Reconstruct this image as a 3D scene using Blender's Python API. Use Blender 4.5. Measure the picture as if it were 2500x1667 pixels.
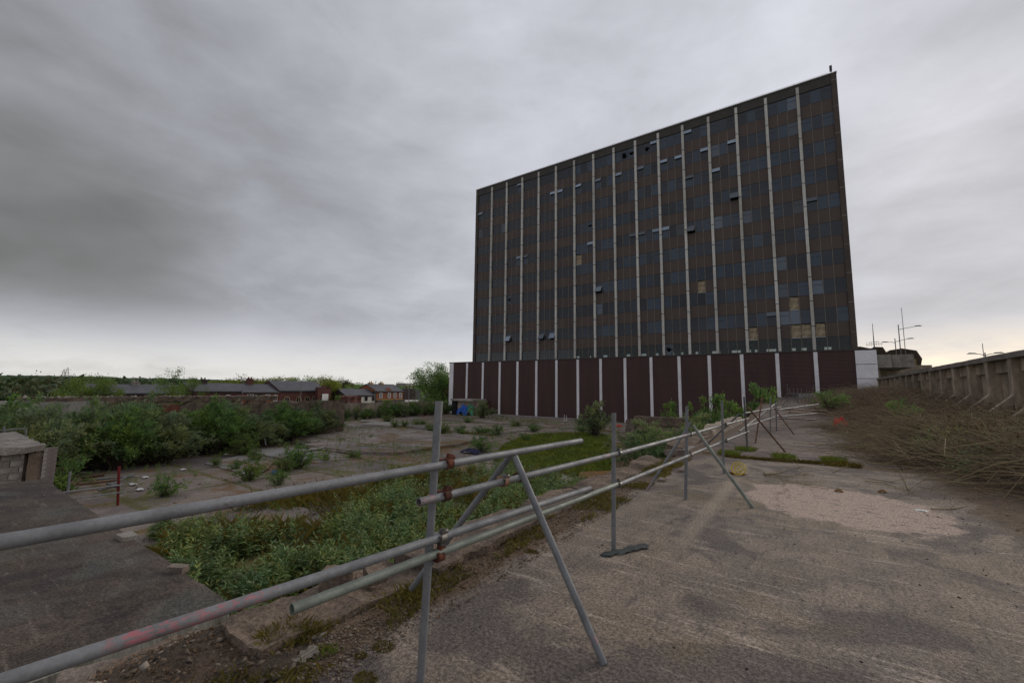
import bpy, bmesh, math, random
import numpy as np
from mathutils import Vector, Matrix, noise as mnoise

for o in list(bpy.data.objects): bpy.data.objects.remove(o)
S = bpy.context.scene
C = S.collection
rnd = random.Random(7)
RG = np.random.default_rng(11)

# ------------------------------------------------------------------ camera
FPX, PCX, PCY, EYE = 1030., 1250., 833.5, 1.7      # measured on the photograph
def unit(v): v = np.asarray(v, float); return v / np.linalg.norm(v)
_X = -unit([-251 - PCX, -(930 - PCY), FPX])
_Y = unit([1958 - PCX, -(957 - PCY), FPX]); _Y = unit(_Y - np.dot(_Y, _X) * _X)
_Z = unit(np.cross(_X, _Y)); _Z = _Z if _Z[1] > 0 else -_Z
RW = np.stack([_X, _Y, _Z])
CAMP = np.array([0, 0, EYE])
def ray(px, py): return RW @ np.array([(px - PCX) / FPX, -(py - PCY) / FPX, 1.])
def G(px, py, z=0.): r = ray(px, py); return r * ((z - EYE) / r[2]) + CAMP
def AY(px, py, y): r = ray(px, py); return r * (y / r[1]) + CAMP
def AX(px, py, x): r = ray(px, py); return r * (x / r[0]) + CAMP

cam = bpy.data.cameras.new('camera'); cam_o = bpy.data.objects.new('camera', cam); C.objects.link(cam_o)
cam.sensor_width = 36; cam.sensor_fit = 'HORIZONTAL'; cam.lens = 36 * FPX / 2500
cam.clip_start = 0.05; cam.clip_end = 8000
m3 = Matrix([[RW[i][0], RW[i][1], -RW[i][2]] for i in range(3)])
cam_o.matrix_world = Matrix.Translation(CAMP.tolist()) @ m3.to_4x4()
S.camera = cam_o

# ------------------------------------------------------------------ node helper
class NT:
    def __init__(s, tree): s.t = tree; s.nd = tree.nodes; s.lk = tree.links
    def put(s, sock, v):
        if v is None: return
        if isinstance(v, bpy.types.NodeSocket): s.lk.new(v, sock)
        else:
            if sock.type == 'RGBA' and len(v) == 3: v = (*v, 1)
            sock.default_value = v
    def m(s, op, a, b=None, c=None, clamp=False):
        n = s.nd.new('ShaderNodeMath'); n.operation = op; n.use_clamp = clamp
        for i, v in enumerate((a, b, c)): s.put(n.inputs[i], v)
        return n.outputs[0]
    def vm(s, op, a, b=None, out=0):
        n = s.nd.new('ShaderNodeVectorMath'); n.operation = op
        s.put(n.inputs[0], a)
        if b is not None:
            if op == 'SCALE': s.put(n.inputs['Scale'], b)
            else: s.put(n.inputs[1], b)
        return n.outputs[out]
    def noise(s, vec, scale, detail=3, rough=.55, dist=0, col=False):
        n = s.nd.new('ShaderNodeTexNoise'); s.put(n.inputs['Vector'], vec)
        n.inputs['Scale'].default_value = scale; n.inputs['Detail'].default_value = detail
        n.inputs['Roughness'].default_value = rough; n.inputs['Distortion'].default_value = dist
        return n.outputs['Color' if col else 'Fac']
    def vor(s, vec, scale, feat='F1', out='Distance'):
        n = s.nd.new('ShaderNodeTexVoronoi'); s.put(n.inputs['Vector'], vec); n.feature = feat
        n.inputs['Scale'].default_value = scale; return n.outputs[out]
    def ss(s, x, a, b, lo=0., hi=1.):
        n = s.nd.new('ShaderNodeMapRange'); n.interpolation_type = 'SMOOTHSTEP'
        flip = a > b
        if flip: a, b, lo, hi = b, a, hi, lo
        s.put(n.inputs[0], x); n.inputs[1].default_value = a; n.inputs[2].default_value = b
        n.inputs[3].default_value = lo; n.inputs[4].default_value = hi
        return n.outputs[0]
    def mix(s, f, a, b, mode='MIX'):
        n = s.nd.new('ShaderNodeMix'); n.data_type = 'RGBA'; n.blend_type = mode
        s.put(n.inputs[0], f); s.put(n.inputs[6], a); s.put(n.inputs[7], b); return n.outputs[2]
    def ramp(s, x, stops):
        n = s.nd.new('ShaderNodeValToRGB'); s.put(n.inputs[0], x); e = n.color_ramp.elements
        while len(e) > 1: e.remove(e[-1])
        e[0].position = stops[0][0]; e[0].color = (*stops[0][1], 1)
        for p, c in stops[1:]: q = e.new(p); q.color = (*c, 1)
        return n.outputs[0]
    def coord(s, kind='Object'): return s.nd.new('ShaderNodeTexCoord').outputs[kind]
    def sep(s, v): n = s.nd.new('ShaderNodeSeparateXYZ'); s.put(n.inputs[0], v); return n.outputs
    def comb(s, x, y, z):
        n = s.nd.new('ShaderNodeCombineXYZ')
        for i, v in enumerate((x, y, z)): s.put(n.inputs[i], v)
        return n.outputs[0]
    def bump(s, h, strength=.3, dist=.02):
        n = s.nd.new('ShaderNodeBump'); n.inputs['Strength'].default_value = strength
        n.inputs['Distance'].default_value = dist; s.put(n.inputs['Height'], h); return n.outputs[0]

# ------------------------------------------------------------------ sky, sun, exposure
SUN_AZ, SUN_EL = math.radians(14), math.radians(24)     # azimuth clockwise from +Y
sun_dir = Vector((math.sin(SUN_AZ) * math.cos(SUN_EL), math.cos(SUN_AZ) * math.cos(SUN_EL), math.sin(SUN_EL)))
W = bpy.data.worlds.new('World'); S.world = W; W.use_nodes = True
nt = NT(W.node_tree); W.node_tree.nodes.clear()
d = nt.vm('NORMALIZE', nt.coord('Generated'))
dx, dy, dz = nt.sep(d)
dzc = nt.m('MAXIMUM', dz, 0.0)
den = nt.m('ADD', dzc, .24)
pl = nt.comb(nt.m('DIVIDE', dx, den), nt.m('DIVIDE', dy, den), 0.)
warp = nt.vm('ADD', pl, nt.vm('SCALE', nt.noise(pl, .8, 2, col=True), .9))
n1 = nt.m('ADD', nt.m('MULTIPLY', nt.noise(warp, .75, 4, .52), .55), nt.m('MULTIPLY', nt.noise(nt.vm('MULTIPLY', d, (1, 1, 2.2)), 1.9, 4, .52, .3), .45))
nl = nt.noise(nt.vm('MULTIPLY', d, (1, 1, 2.6)), 4.2, 5, .56, .25)
n2 = nt.m('ADD', nt.m('MULTIPLY', nt.noise(warp, 2.9, 5, .58), .4), nt.m('MULTIPLY', nl, .6))
n3 = nt.noise(nt.vm('ADD', pl, (7.3, 2.1, 0)), .45, 3, .5)
def around(px, py, c0, c1=1.0): return nt.ss(nt.vm('DOT_PRODUCT', d, tuple(unit(ray(px, py))), out=1), c0, c1)
left = nt.m('MULTIPLY', around(-150, 520, .74), nt.ss(n1, .32, .62, 1.45, .35))
dark = nt.m('MULTIPLY', around(-30, 705, .935), nt.ss(n2, .30, .66, .85, 1.1))
blot = nt.m('MULTIPLY', around(720, 320, .90), nt.ss(n1, .38, .60))
lum = nt.m('ADD', .345, nt.m('MULTIPLY', nt.m('SUBTRACT', n1, .5), .32))
lum = nt.m('ADD', lum, nt.m('MULTIPLY', nt.m('SUBTRACT', n2, .5), .42))
lum = nt.m('ADD', lum, nt.m('MULTIPLY', nt.m('SUBTRACT', n3, .5), .08))
lum = nt.m('ADD', lum, nt.m('MULTIPLY', around(1400, 120, .66), .085))
lum = nt.m('ADD', lum, nt.m('MULTIPLY', around(2500, 500, .70), .035))
lum = nt.m('MULTIPLY', lum, nt.m('SUBTRACT', 1., nt.m('MULTIPLY', left, .27)))
lum = nt.m('MULTIPLY', lum, nt.m('SUBTRACT', 1., nt.m('MULTIPLY', dark, .46)))
lum = nt.m('MULTIPLY', lum, nt.m('SUBTRACT', 1., nt.m('MULTIPLY', blot, .22)))
hzf = nt.m('MULTIPLY', nt.ss(nt.m('ADD', dz, nt.m('MULTIPLY', nt.m('SUBTRACT', n2, .5), .10)), .16, .03), nt.ss(n2, .30, .60, .70, 1.))
lum = nt.m('ADD', nt.m('MULTIPLY', lum, nt.m('SUBTRACT', 1., hzf)), nt.m('MULTIPLY', hzf, .56))
tint = nt.mix(nt.ss(lum, .10, .28), (1.0, .985, .985), (.945, .962, 1.055))
tint = nt.mix(nt.ss(dz, .12, .02), tint, (1.02, 1.01, .985))
cloud = nt.mix(1., tint, nt.comb(lum, lum, lum), 'MULTIPLY')
sd = nt.vm('DOT_PRODUCT', d, tuple(unit([math.sin(SUN_AZ), math.cos(SUN_AZ), .08])), out=1)
glow = nt.m('MULTIPLY', nt.ss(sd, .87, 1.0), nt.m('MULTIPLY', nt.ss(dz, .14, .01), nt.ss(n2, .34, .58, .25, .9)))
cloud = nt.mix(glow, cloud, (.90, .75, .55))
sky = W.node_tree.nodes.new('ShaderNodeTexSky'); sky.sky_type = 'NISHITA'; sky.sun_disc = False
sky.sun_elevation = SUN_EL; sky.sun_rotation = SUN_AZ; sky.air_density = 1.5; sky.dust_density = 1
skyc = nt.vm('SCALE', sky.outputs[0], .05)
final = nt.mix(.95, skyc, cloud)
bg = W.node_tree.nodes.new('ShaderNodeBackground'); nt.lk.new(final, bg.inputs[0]); bg.inputs[1].default_value = 1.0
wo = W.node_tree.nodes.new('ShaderNodeOutputWorld'); nt.lk.new(bg.outputs[0], wo.inputs[0])

sl = bpy.data.lights.new('sun', 'SUN'); sl.energy = 1.4; sl.angle = math.radians(40); sl.color = (1, .90, .78)
so = bpy.data.objects.new('sun', sl); C.objects.link(so)
so.rotation_euler = (-sun_dir).to_track_quat('-Z', 'Y').to_euler(); so.location = (10, 30, 40)
S.view_settings.view_transform = 'Standard'; S.view_settings.look = 'None'
S.view_settings.exposure = 0.5; S.view_settings.gamma = 1
S.view_settings.use_curve_mapping = False
S.render.engine = 'CYCLES'
S.cycles.max_bounces = 5; S.cycles.diffuse_bounces = 3; S.cycles.glossy_bounces = 2; S.cycles.transparent_max_bounces = 6
W.cycles.sampling_method = 'MANUAL'; W.cycles.sample_map_resolution = 512

# ------------------------------------------------------------------ materials
MAT = {}
def newmat(name):
    m = bpy.data.materials.new(name); m.use_nodes = True; m.node_tree.nodes.clear()
    t = NT(m.node_tree); b = t.nd.new('ShaderNodeBsdfPrincipled'); o = t.nd.new('ShaderNodeOutputMaterial')
    t.lk.new(b.outputs[0], o.inputs[0]); MAT[name] = m
    return t, b, o
def M(name, c1, c2=None, scale=3., rough=.8, fine=20., fvar=.25, bump=.3, bdist=.01, metal=0., spec=.4, stretch=(1, 1, 1), lo=.35, hi=.65):
    t, b, o = newmat(name)
    v = t.vm('MULTIPLY', t.coord('Object'), stretch)
    col = c1
    if c2 is not None: col = t.mix(t.ss(t.noise(v, scale, 5, .6), lo, hi), c1, c2)
    fn = t.noise(v, fine, 4, .65)
    k = t.ss(fn, .25, .75, 1 - fvar, 1 + fvar)
    col = t.mix(1., col, t.comb(k, k, k), 'MULTIPLY')
    t.put(b.inputs['Base Color'], col); b.inputs['Roughness'].default_value = rough
    b.inputs['Metallic'].default_value = metal; b.inputs['Specular IOR Level'].default_value = spec
    if bump: t.put(b.inputs['Normal'], t.bump(fn, bump, bdist))
    return MAT[name]
def leafmat(name, cols, trans=.46, rough=.6, hue=.45):
    t, b, o = newmat(name)
    g = t.nd.new('ShaderNodeNewGeometry').outputs['Random Per Island']
    st = [(i / max(1, len(cols) - 1), c) for i, c in enumerate(cols)]
    col = t.ramp(g, st)
    big = t.ss(t.noise(t.coord('Object'), 1.3, 3), .3, .7, .72, 1.25)
    col = t.mix(1., col, t.comb(big, big, big), 'MULTIPLY')
    if hue: col = t.mix(t.ss(t.noise(t.vm('ADD', t.coord('Object'), (5, 5, 5)), .75, 3, .6), .40, .64, 0, hue), col, t.mix(1., col, (1.75, 1.35, .55), 'MULTIPLY'))
    t.put(b.inputs['Base Color'], col); b.inputs['Roughness'].default_value = rough; b.inputs['Specular IOR Level'].default_value = .25
    tr = t.nd.new('ShaderNodeBsdfTranslucent'); t.put(tr.inputs[0], t.mix(1., col, (1.1, 1.2, .85), 'MULTIPLY'))
    mx = t.nd.new('ShaderNodeMixShader'); mx.inputs[0].default_value = trans
    t.lk.new(b.outputs[0], mx.inputs[1]); t.lk.new(tr.outputs[0], mx.inputs[2]); t.lk.new(mx.outputs[0], o.inputs[0])
    return MAT[name]

M('concrete', (.27, .24, .21), (.17, .15, .135), 1.4, .9, 18, .3, .5, .015)
M('slab_face', (.36, .35, .31), (.17, .16, .13), 1.1, .9, 14, .3, .5, .015, stretch=(1, 2.5, .5))
M('concrete_pale', (.36, .33, .29), (.24, .215, .19), .9, .9, 14, .25, .4, .012)
M('concrete_wall', (.42, .34, .255), (.22, .178, .135), .8, .9, 6, .3, .4, .02, stretch=(1, 1, .35))
M('concrete_rough', (.20, .148, .108), (.11, .080, .060), 2.2, .95, 30, .45, .9, .03)
M('rubble', (.23, .185, .15), (.13, .10, .085), 4., .95, 40, .4, .7, .02)
M('dirt', (.10, .068, .045), (.055, .04, .028), 3., .95, 45, .5, 1., .02)
M('brick', (.22, .075, .045), (.13, .05, .035), 6, .85, 30, .25, .4)
M('brick_dark', (.115, .038, .03), (.075, .03, .026), 1.5, .85, 12, .25, .3)
M('brick_orange', (.27, .092, .045), (.20, .072, .038), 1.5, .85, 12, .2, .3)
M('brick_black', (.03, .022, .022), (.045, .03, .028), 1.5, .85, 12, .2, .3)
M('stone_yellow', (.38, .27, .12), (.28, .2, .1), 1.5, .85, 12, .2, .3)
M('render_white', (.62, .60, .55), (.5, .48, .44), 1., .8, 6, .1, .1)
M('white_paint', (.72, .72, .70), None, 3, .6, 10, .06, .05)
M('slate', (.072, .073, .084), (.05, .05, .058), .7, .6, 5, .25, .3, .03, stretch=(1, 1, 4))
M('block', (.27, .25, .22), (.19, .17, .145), 2.5, .95, 30, .3, .6)
M('block_white', (.30, .27, .25), (.16, .13, .12), 5, .95, 30, .3, .6)
M('wood_old', (.25, .22, .18), (.12, .10, .08), 3, .9, 8, .4, .6, .01, stretch=(1, 12, 1))
M('plank_black', (.018, .024, .024), (.035, .042, .042), 6, .6, 40, .3, .5)
M('steel_dark', (.05, .05, .055), None, 3, .5, 10, .2, .1, metal=.6)
M('rust', (.125, .036, .017), (.05, .018, .012), 14, .85, 60, .4, .7, .004)
M('rust_pale', (.24, .12, .07), (.12, .07, .05), 8, .8, 40, .3, .4, .004)
M('red_paint', (.20, .012, .014), (.11, .01, .012), 5, .55, 20, .2, .2)
M('bolt_steel', (.17, .16, .145), None, 5, .45, 50, .2, .2, metal=.8)
M('bark', (.10, .075, .055), (.06, .045, .034), 6, .9, 30, .3, .6, .01, stretch=(1, 1, .3))
M('twig', (.22, .155, .105), (.12, .088, .062), 1.3, .9, 8, .3, 0)
M('twig_pale', (.27, .215, .115), (.19, .14, .08), 2., .85, 8, .25, 0)
M('tarp_blue', (.01, .10, .42), (.008, .06, .28), 5, .35, 30, .1, .2)
M('tarp_green', (.02, .27, .13), (.02, .18, .09), 5, .4, 30, .1, .2)
M('plastic_red', (.55, .02, .012), None, 5, .4, 30, .1, .1)
M('plastic_yellow', (.55, .40, .02), None, 5, .45, 30, .1, .1)
M('plastic_white', (.6, .6, .58), None, 5, .5, 30, .15, .1)
M('cloth_navy', (.018, .02, .05), (.03, .03, .07), 5, .9, 30, .2, .4)
M('rust_sheet', (.24, .12, .035), (.14, .07, .025), 3, .8, 30, .3, .4)
M('spandrel', (.094, .066, .054), (.070, .050, .042), .55, .62, 1.1, .16, .06, .01, stretch=(1.0, 1, .45))
M('parapet', (.07, .062, .054), (.055, .05, .045), .5, .8, 4, .15, .1)
M('pier_brown', (.09, .068, .056), (.07, .053, .044), .4, .75, 6, .15, .1)
M('fin', (.62, .60, .55), (.44, .415, .37), .35, .75, 6, .15, .15, .01, stretch=(1, 1, .25))
M('frame', (.045, .047, .048), None, 3, .5, 10, .1, 0)
M('mullion', (.26, .22, .17), None, 3, .6, 10, .1, 0)
M('unlit_interior', (.012, .012, .013), None, 3, .9, 10, .1, 0)  # near-black: the darkness of unlit rooms put into the colour
M('ceiling_grey', (.5, .5, .48), None, 3, .9, 10, .1, 0)
M('insulation', (.42, .34, .235), (.26, .20, .13), 2.2, .95, 9, .35, .6, .05)
M('cladding_white', (.78, .76, .78), (.66, .64, .655), .35, .5, 4, .06, .05)
M('coping_dark', (.05, .042, .038), None, 3, .5, 8, .1, 0)
M('lamp_grey', (.17, .17, .18), None, 3, .5, 8, .1, 0, metal=.3)
M('roof_brown', (.075, .052, .034), (.05, .036, .025), .3, .85, 3, .25, .3, .05)

# glass: glossy dark pane
def glass(name, c, rough=.06, spec=.7):
    t, b, o = newmat(name)
    geo = t.nd.new('ShaderNodeObjectInfo').outputs['Random']
    k = t.ss(geo, 0, 1, .35, 2.1)
    t.put(b.inputs['Base Color'], t.mix(1., c, t.comb(k, k, k), 'MULTIPLY'))
    b.inputs['Roughness'].default_value = rough; b.inputs['Specular IOR Level'].default_value = spec
    t.put(b.inputs['Normal'], t.bump(t.noise(t.coord('Object'), .8, 2), .12, .05))
glass('glass_dark', (.016, .026, .040), .06, .5)
glass('glass_pale', (.045, .060, .082), .12)
glass('glass_sash', (.13, .165, .21), .15)  # paler base carries the sky reflection of the tilted sashes
t, b, o = newmat('glass_clear')
b.inputs['Base Color'].default_value = (.07, .08, .08, 1); b.inputs['Roughness'].default_value = .05
trn = t.nd.new('ShaderNodeBsdfTransparent'); trn.inputs[0].default_value = (.62, .68, .68, 1)
mx = t.nd.new('ShaderNodeMixShader'); mx.inputs[0].default_value = .62
t.lk.new(b.outputs[0], mx.inputs[1]); t.lk.new(trn.outputs[0], mx.inputs[2]); t.lk.new(mx.outputs[0], o.inputs[0])

# ribbed dark cladding
t, b, o = newmat('cladding_brown')
v = t.coord('Object'); z = t.sep(v)[2]
rib = t.m('SINE', t.m('MULTIPLY', z, 2 * math.pi / .16))
kk = t.ss(t.noise(t.vm('MULTIPLY', v, (1, 1, .12)), .9, 4), .3, .7, .85, 1.15)
t.put(b.inputs['Base Color'], t.mix(1., (.062, .030, .028), t.comb(kk, kk, kk), 'MULTIPLY'))
b.inputs['Roughness'].default_value = .5; b.inputs['Specular IOR Level'].default_value = .3
t.put(b.inputs['Normal'], t.bump(rib, .35, .02))

# galvanised tube with optional paint mark
def galv(name, pts=(), col=(.46, .10, .12), tint=(.20, .205, .212)):
    t, b, o = newmat(name)
    v = t.coord('Object')
    n = t.noise(v, 5, 5, .6); f = t.noise(v, 55, 3, .7)
    c = t.mix(t.ss(n, .35, .7), tint, tuple(x * .72 for x in tint))
    c = t.mix(t.ss(t.noise(v, 2.3, 4), .60, .78, 0, .55), c, (.17, .12, .085))
    k = t.ss(f, .25, .75, .86, 1.12); c = t.mix(1., c, t.comb(k, k, k), 'MULTIPLY')
    for p, r in pts:
        dist = t.vm('DISTANCE', v, tuple(p), out=1)
        dist = t.m('ADD', dist, t.m('MULTIPLY', t.m('SUBTRACT', t.noise(v, 22, 4), .5), r * 1.7))
        brk = t.ss(t.noise(t.vm('MULTIPLY', v, (1, 1, 3)), 30, 4, .7), .47, .60, .0, .65); c = t.mix(t.m('MULTIPLY', t.ss(dist, r, r * .4), brk), c, col)
    t.put(b.inputs['Base Color'], c); b.inputs['Metallic'].default_value = .15
    t.put(b.inputs['Roughness'], t.ss(n, .3, .7, .52, .72)); t.put(b.inputs['Normal'], t.bump(f, .15, .002))
    return MAT[name]
galv('galv'); galv('galv_green', tint=(.215, .24, .205)); galv('galv_dark', tint=(.12, .115, .11)); galv('galv_far', tint=(.15, .145, .14))

# upper deck concrete
def deckmat(name, low=False):
    t, b, o = newmat(name)
    v = t.coord('Object'); x, y, z = t.sep(v)
    big = t.noise(v, .33, 4, .6, .4); mid = t.noise(v, 1.7, 5, .62, .3); fine = t.noise(v, 38, 4, .7); agg = t.noise(v, 120, 2, .6)
    streak = t.noise(t.vm('MULTIPLY', v, (9, 2.2, 1)), 1.3, 4, .65)
    c = t.mix(t.ss(big, .36, .64), (.195, .156, .118), (.116, .097, .086))
    c = t.mix(t.ss(mid, .38, .68, 0, .6), c, (.285, .228, .178))
    c = t.mix(t.ss(streak, .50, .70, 0, .62), c, (.085, .070, .066))
    sc_ = t.noise(t.vm('MULTIPLY', t.vm('ADD', v, (0, 0, 4)), (1.2, 10, 1)), 1.1, 5, .7, .6)
    c = t.mix(t.ss(sc_, .54, .68, 0, .7), c, (.36, .30, .245))
    pt = t.noise(t.vm('ADD', v, (40, 3, 0)), .8, 5, .6, .8)
    c = t.mix(t.ss(pt, .50, .60, 0, .75), c, (.085, .070, .066))
    c = t.mix(t.ss(t.noise(t.vm('ADD', v, (9, 33, 0)), .55, 4, .6), .55, .68, 0, .5), c, (.175, .135, .075))
    if low: c = t.mix(1., c, (.40, .385, .38), 'MULTIPLY')
    if not low:
        wob = t.m('MULTIPLY', t.m('SUBTRACT', t.noise(v, 1.4, 5, .65), .5), 1.1)
        # pale washed-out silt patch
        ex = t.m('DIVIDE', t.m('SUBTRACT', t.m('ADD', x, t.m('MULTIPLY', y, .12)), 1.35), 1.35)
        ey = t.m('DIVIDE', t.m('SUBTRACT', y, 8.4), 1.38)
        rr = t.m('SQRT', t.m('ADD', t.m('MULTIPLY', ex, ex), t.m('MULTIPLY', ey, ey)))
        s = t.ss(t.m('ADD', rr, t.m('MULTIPLY', wob, .8)), 1.0, .90)
        flecks = t.ss(t.noise(t.vm('MULTIPLY', v, (1, 2.2, 1)), 5, 5, .7), .55, .61, 1., .1)
        c = t.mix(t.m('MULTIPLY', s, flecks), c, (.36, .275, .225))
        # second silt wash beyond the moss joint
        e2 = t.m('ADD', t.m('DIVIDE', t.m('ABSOLUTE', t.m('SUBTRACT', x, .5)), 2.3), t.m('DIVIDE', t.m('ABSOLUTE', t.m('SUBTRACT', y, 14.6)), 1.1))
        c = t.mix(t.m('MULTIPLY', t.ss(t.m('ADD', e2, wob), 1., .8), t.ss(t.noise(v, 4, 5, .7), .47, .56)), c, (.31, .24, .20))
        far = t.ss(y, 13.0, 13.3); c = t.mix(t.m('MULTIPLY', far, .75), c, t.mix(1., c, (.62, .58, .64), 'MULTIPLY'))
        # soil towards the wall, soil along the broken kerb
        soil = t.ss(t.m('ADD', t.m('ADD', x, t.m('MULTIPLY', wob, .9)), t.m('MULTIPLY', t.ss(y, 8, 4), -1.6)), 1.75, 2.1)
        soil2 = t.ss(t.m('ADD', x, t.m('MULTIPLY', wob, .45)), -2.42, -2.56)
        joint = t.ss(t.m('ADD', t.m('ABSOLUTE', t.m('SUBTRACT', y, 12.75)), t.m('MULTIPLY', wob, .5)), .42, .30)
        sm = t.m('MAXIMUM', t.m('MAXIMUM', soil, soil2), joint)
        sc = t.mix(t.ss(t.noise(v, 6, 4), .35, .65), (.085, .058, .038), (.125, .085, .055))
        c = t.mix(sm, c, sc)
        cr = t.vor(t.vm('ADD', v, t.vm('SCALE', t.noise(v, 1.6, 4, .7, col=True), .9)), .24, 'DISTANCE_TO_EDGE')
        c = t.mix(t.m('MULTIPLY', t.ss(cr, .008, .002), t.ss(big, .42, .56, .1, .55)), c, (.05, .042, .036))
        # pale worn line along the slab
        ln = t.m('MULTIPLY', t.ss(t.m('ABSOLUTE', t.m('ADD', t.m('ADD', x, 1.22), t.m('MULTIPLY', wob, .08))), .16, .03), t.m('MULTIPLY', t.ss(y, 4.5, 6), t.ss(y, 12.4, 11)))
        c = t.mix(t.m('MULTIPLY', ln, .55), c, (.30, .25, .19))
    else:
        c = t.mix(t.ss(t.noise(v, .9, 4), .55, .68, 0, .5), c, (.10, .10, .085))
    k = t.ss(fine, .32, .68, .50, 1.5); c = t.mix(1., c, t.comb(k, k, k), 'MULTIPLY')
    k2 = t.ss(agg, .38, .66, .66, 1.45); c = t.mix(1., c, t.comb(k2, k2, k2), 'MULTIPLY')
    t.put(b.inputs['Base Color'], c); b.inputs['Roughness'].default_value = .9; b.inputs['Specular IOR Level'].default_value = .3
    t.put(b.inputs['Normal'], t.bump(t.m('ADD', fine, t.m('MULTIPLY', mid, 1.5)), .22, .010))
deckmat('deck'); deckmat('deck_low', True)

# lower site floor: worn tiles and slabs with moss and soil
def floormat(name, base, base2, mossy=.5, pale=.3):
    t, b, o = newmat(name)
    v = t.coord('Object')
    big = t.noise(v, .10, 5, .6, .6); mid = t.noise(t.vm('ADD', v, (31, 7, 0)), .32, 6, .65, .5); fine = t.noise(v, 3.2, 6, .7); ff = t.noise(v, 16, 4, .7)
    c = t.mix(t.ss(big, .38, .62), base, base2)
    c = t.mix(t.ss(t.noise(t.vm('ADD', v, (3, 91, 0)), .22, 5, .6, .4), .56, .66, 0, pale), c, (.36, .31, .27))
    c = t.mix(t.m('MULTIPLY', t.ss(mid, .50, .60), t.ss(fine, .3, .55, .4, 1.)), c, (.19, .115, .062))
    c = t.mix(t.m('MULTIPLY', t.ss(t.noise(t.vm('ADD', v, (11, 45, 0)), .26, 6, .68, .5), .53, .62, 0, mossy), t.ss(fine, .35, .6, .3, 1.)), c, (.125, .125, .028))
    wv = t.vm('ADD', v, t.vm('SCALE', t.noise(v, .5, 3, col=True), .5)); jx, jy, jz = t.sep(wv)
    def gl(q, per): return t.m('ABSOLUTE', t.m('SUBTRACT', t.m('FRACT', t.m('DIVIDE', q, per)), .5))
    jl = t.m('MINIMUM', t.m('MULTIPLY', gl(jx, 5.2), 5.2), t.m('MULTIPLY', gl(jy, 4.1), 4.1))
    jw = t.m('ADD', jl, t.m('MULTIPLY', t.m('SUBTRACT', fine, .5), .5))
    c = t.mix(t.ss(jw, .22, .06, 0, .8), c, t.mix(t.ss(ff, .4, .6), (.085, .075, .03), (.13, .12, .035)))
    c = t.mix(t.ss(fine, .58, .75, 0, .55), c, (.075, .062, .055))
    k = t.ss(ff, .25, .75, .7, 1.3); c = t.mix(1., c, t.comb(k, k, k), 'MULTIPLY')
    t.put(b.inputs['Base Color'], c); b.inputs['Roughness'].default_value = .92; b.inputs['Specular IOR Level'].default_value = .25
    t.put(b.inputs['Normal'], t.bump(t.m('ADD', fine, t.m('MULTIPLY', ff, .5)), .6, .05))
floormat('site_floor', (.245, .20, .165), (.15, .125, .117), .95, .5)
floormat('site_slab', (.285, .237, .205), (.19, .16, .154), .5, .6)
floormat('site_pale', (.31, .285, .265), (.22, .205, .20), .2, .5)
floormat('pit_soil', (.16, .11, .07), (.115, .085, .06), .8, .2)
M('far_field', (.045, .062, .028), (.07, .075, .04), .02, .95, .15, .25, 0)
M('road', (.055, .053, .05), (.07, .067, .06), .2, .9, 3, .15, .2)
t, b, o = newmat('hill_wood')
v = t.coord('Object')
hn = t.noise(v, .035, 6, .68); h2 = t.noise(t.vm('MULTIPLY', v, (1, 1, 2.5)), .012, 3)
c = t.mix(t.ss(hn, .38, .62), (.040, .066, .046), (.070, .098, .060))
c = t.mix(t.ss(h2, .52, .62, 0, .75), c, (.075, .112, .062))
t.put(b.inputs['Base Color'], c); b.inputs['Roughness'].default_value = 1; b.inputs['Specular IOR Level'].default_value = 0
t.put(b.inputs['Normal'], t.bump(hn, .8, 6.))

leafmat('leaf_bush', [(0.143, 0.187, 0.126), (0.205, 0.269, 0.146), (0.266, 0.303, 0.17), (0.173, 0.235, 0.153), (0.293, 0.303, 0.228)])
leafmat('leaf_bush_b', [(0.118, 0.184, 0.111), (0.16, 0.246, 0.128), (0.239, 0.303, 0.156), (0.146, 0.229, 0.142), (0.199, 0.206, 0.136)])
leafmat('leaf_bright', [(0.121, 0.181, 0.06), (0.155, 0.241, 0.074), (0.199, 0.284, 0.086), (0.13, 0.173, 0.06)])
leafmat('leaf_tree', [(0.105, 0.195, 0.076), (0.15, 0.252, 0.088), (0.193, 0.311, 0.104), (0.131, 0.214, 0.088)])
leafmat('leaf_spring', [(0.163, 0.194, 0.035), (0.2, 0.237, 0.044), (0.131, 0.169, 0.037), (0.106, 0.125, 0.037)])
leafmat('leaf_olive', [(.085, .080, .045), (.105, .095, .05), (.065, .068, .04)])
leafmat('leaf_weed', [(0.09, 0.166, 0.075), (0.134, 0.225, 0.092), (0.179, 0.282, 0.117), (0.243, 0.293, 0.164), (0.11, 0.187, 0.08), (0.28, 0.293, 0.092)], .2)
leafmat('grass', [(0.136, 0.189, 0.032), (0.176, 0.232, 0.038), (0.12, 0.16, 0.029), (0.224, 0.24, 0.056)], .2)
leafmat('grass_dry', [(.17, .13, .035), (.13, .115, .025), (.10, .095, .02), (.20, .15, .05)], .2)
leafmat('moss', [(.10, .095, .016), (.13, .115, .02), (.085, .075, .015), (.15, .10, .03)], .1, .9)
leafmat('leaf_far', [(.045, .070, .040), (.060, .088, .048), (.036, .058, .036)], .2)
leafmat('leaf_rust', [(.22, .10, .025), (.16, .075, .02)], .2)

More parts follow.
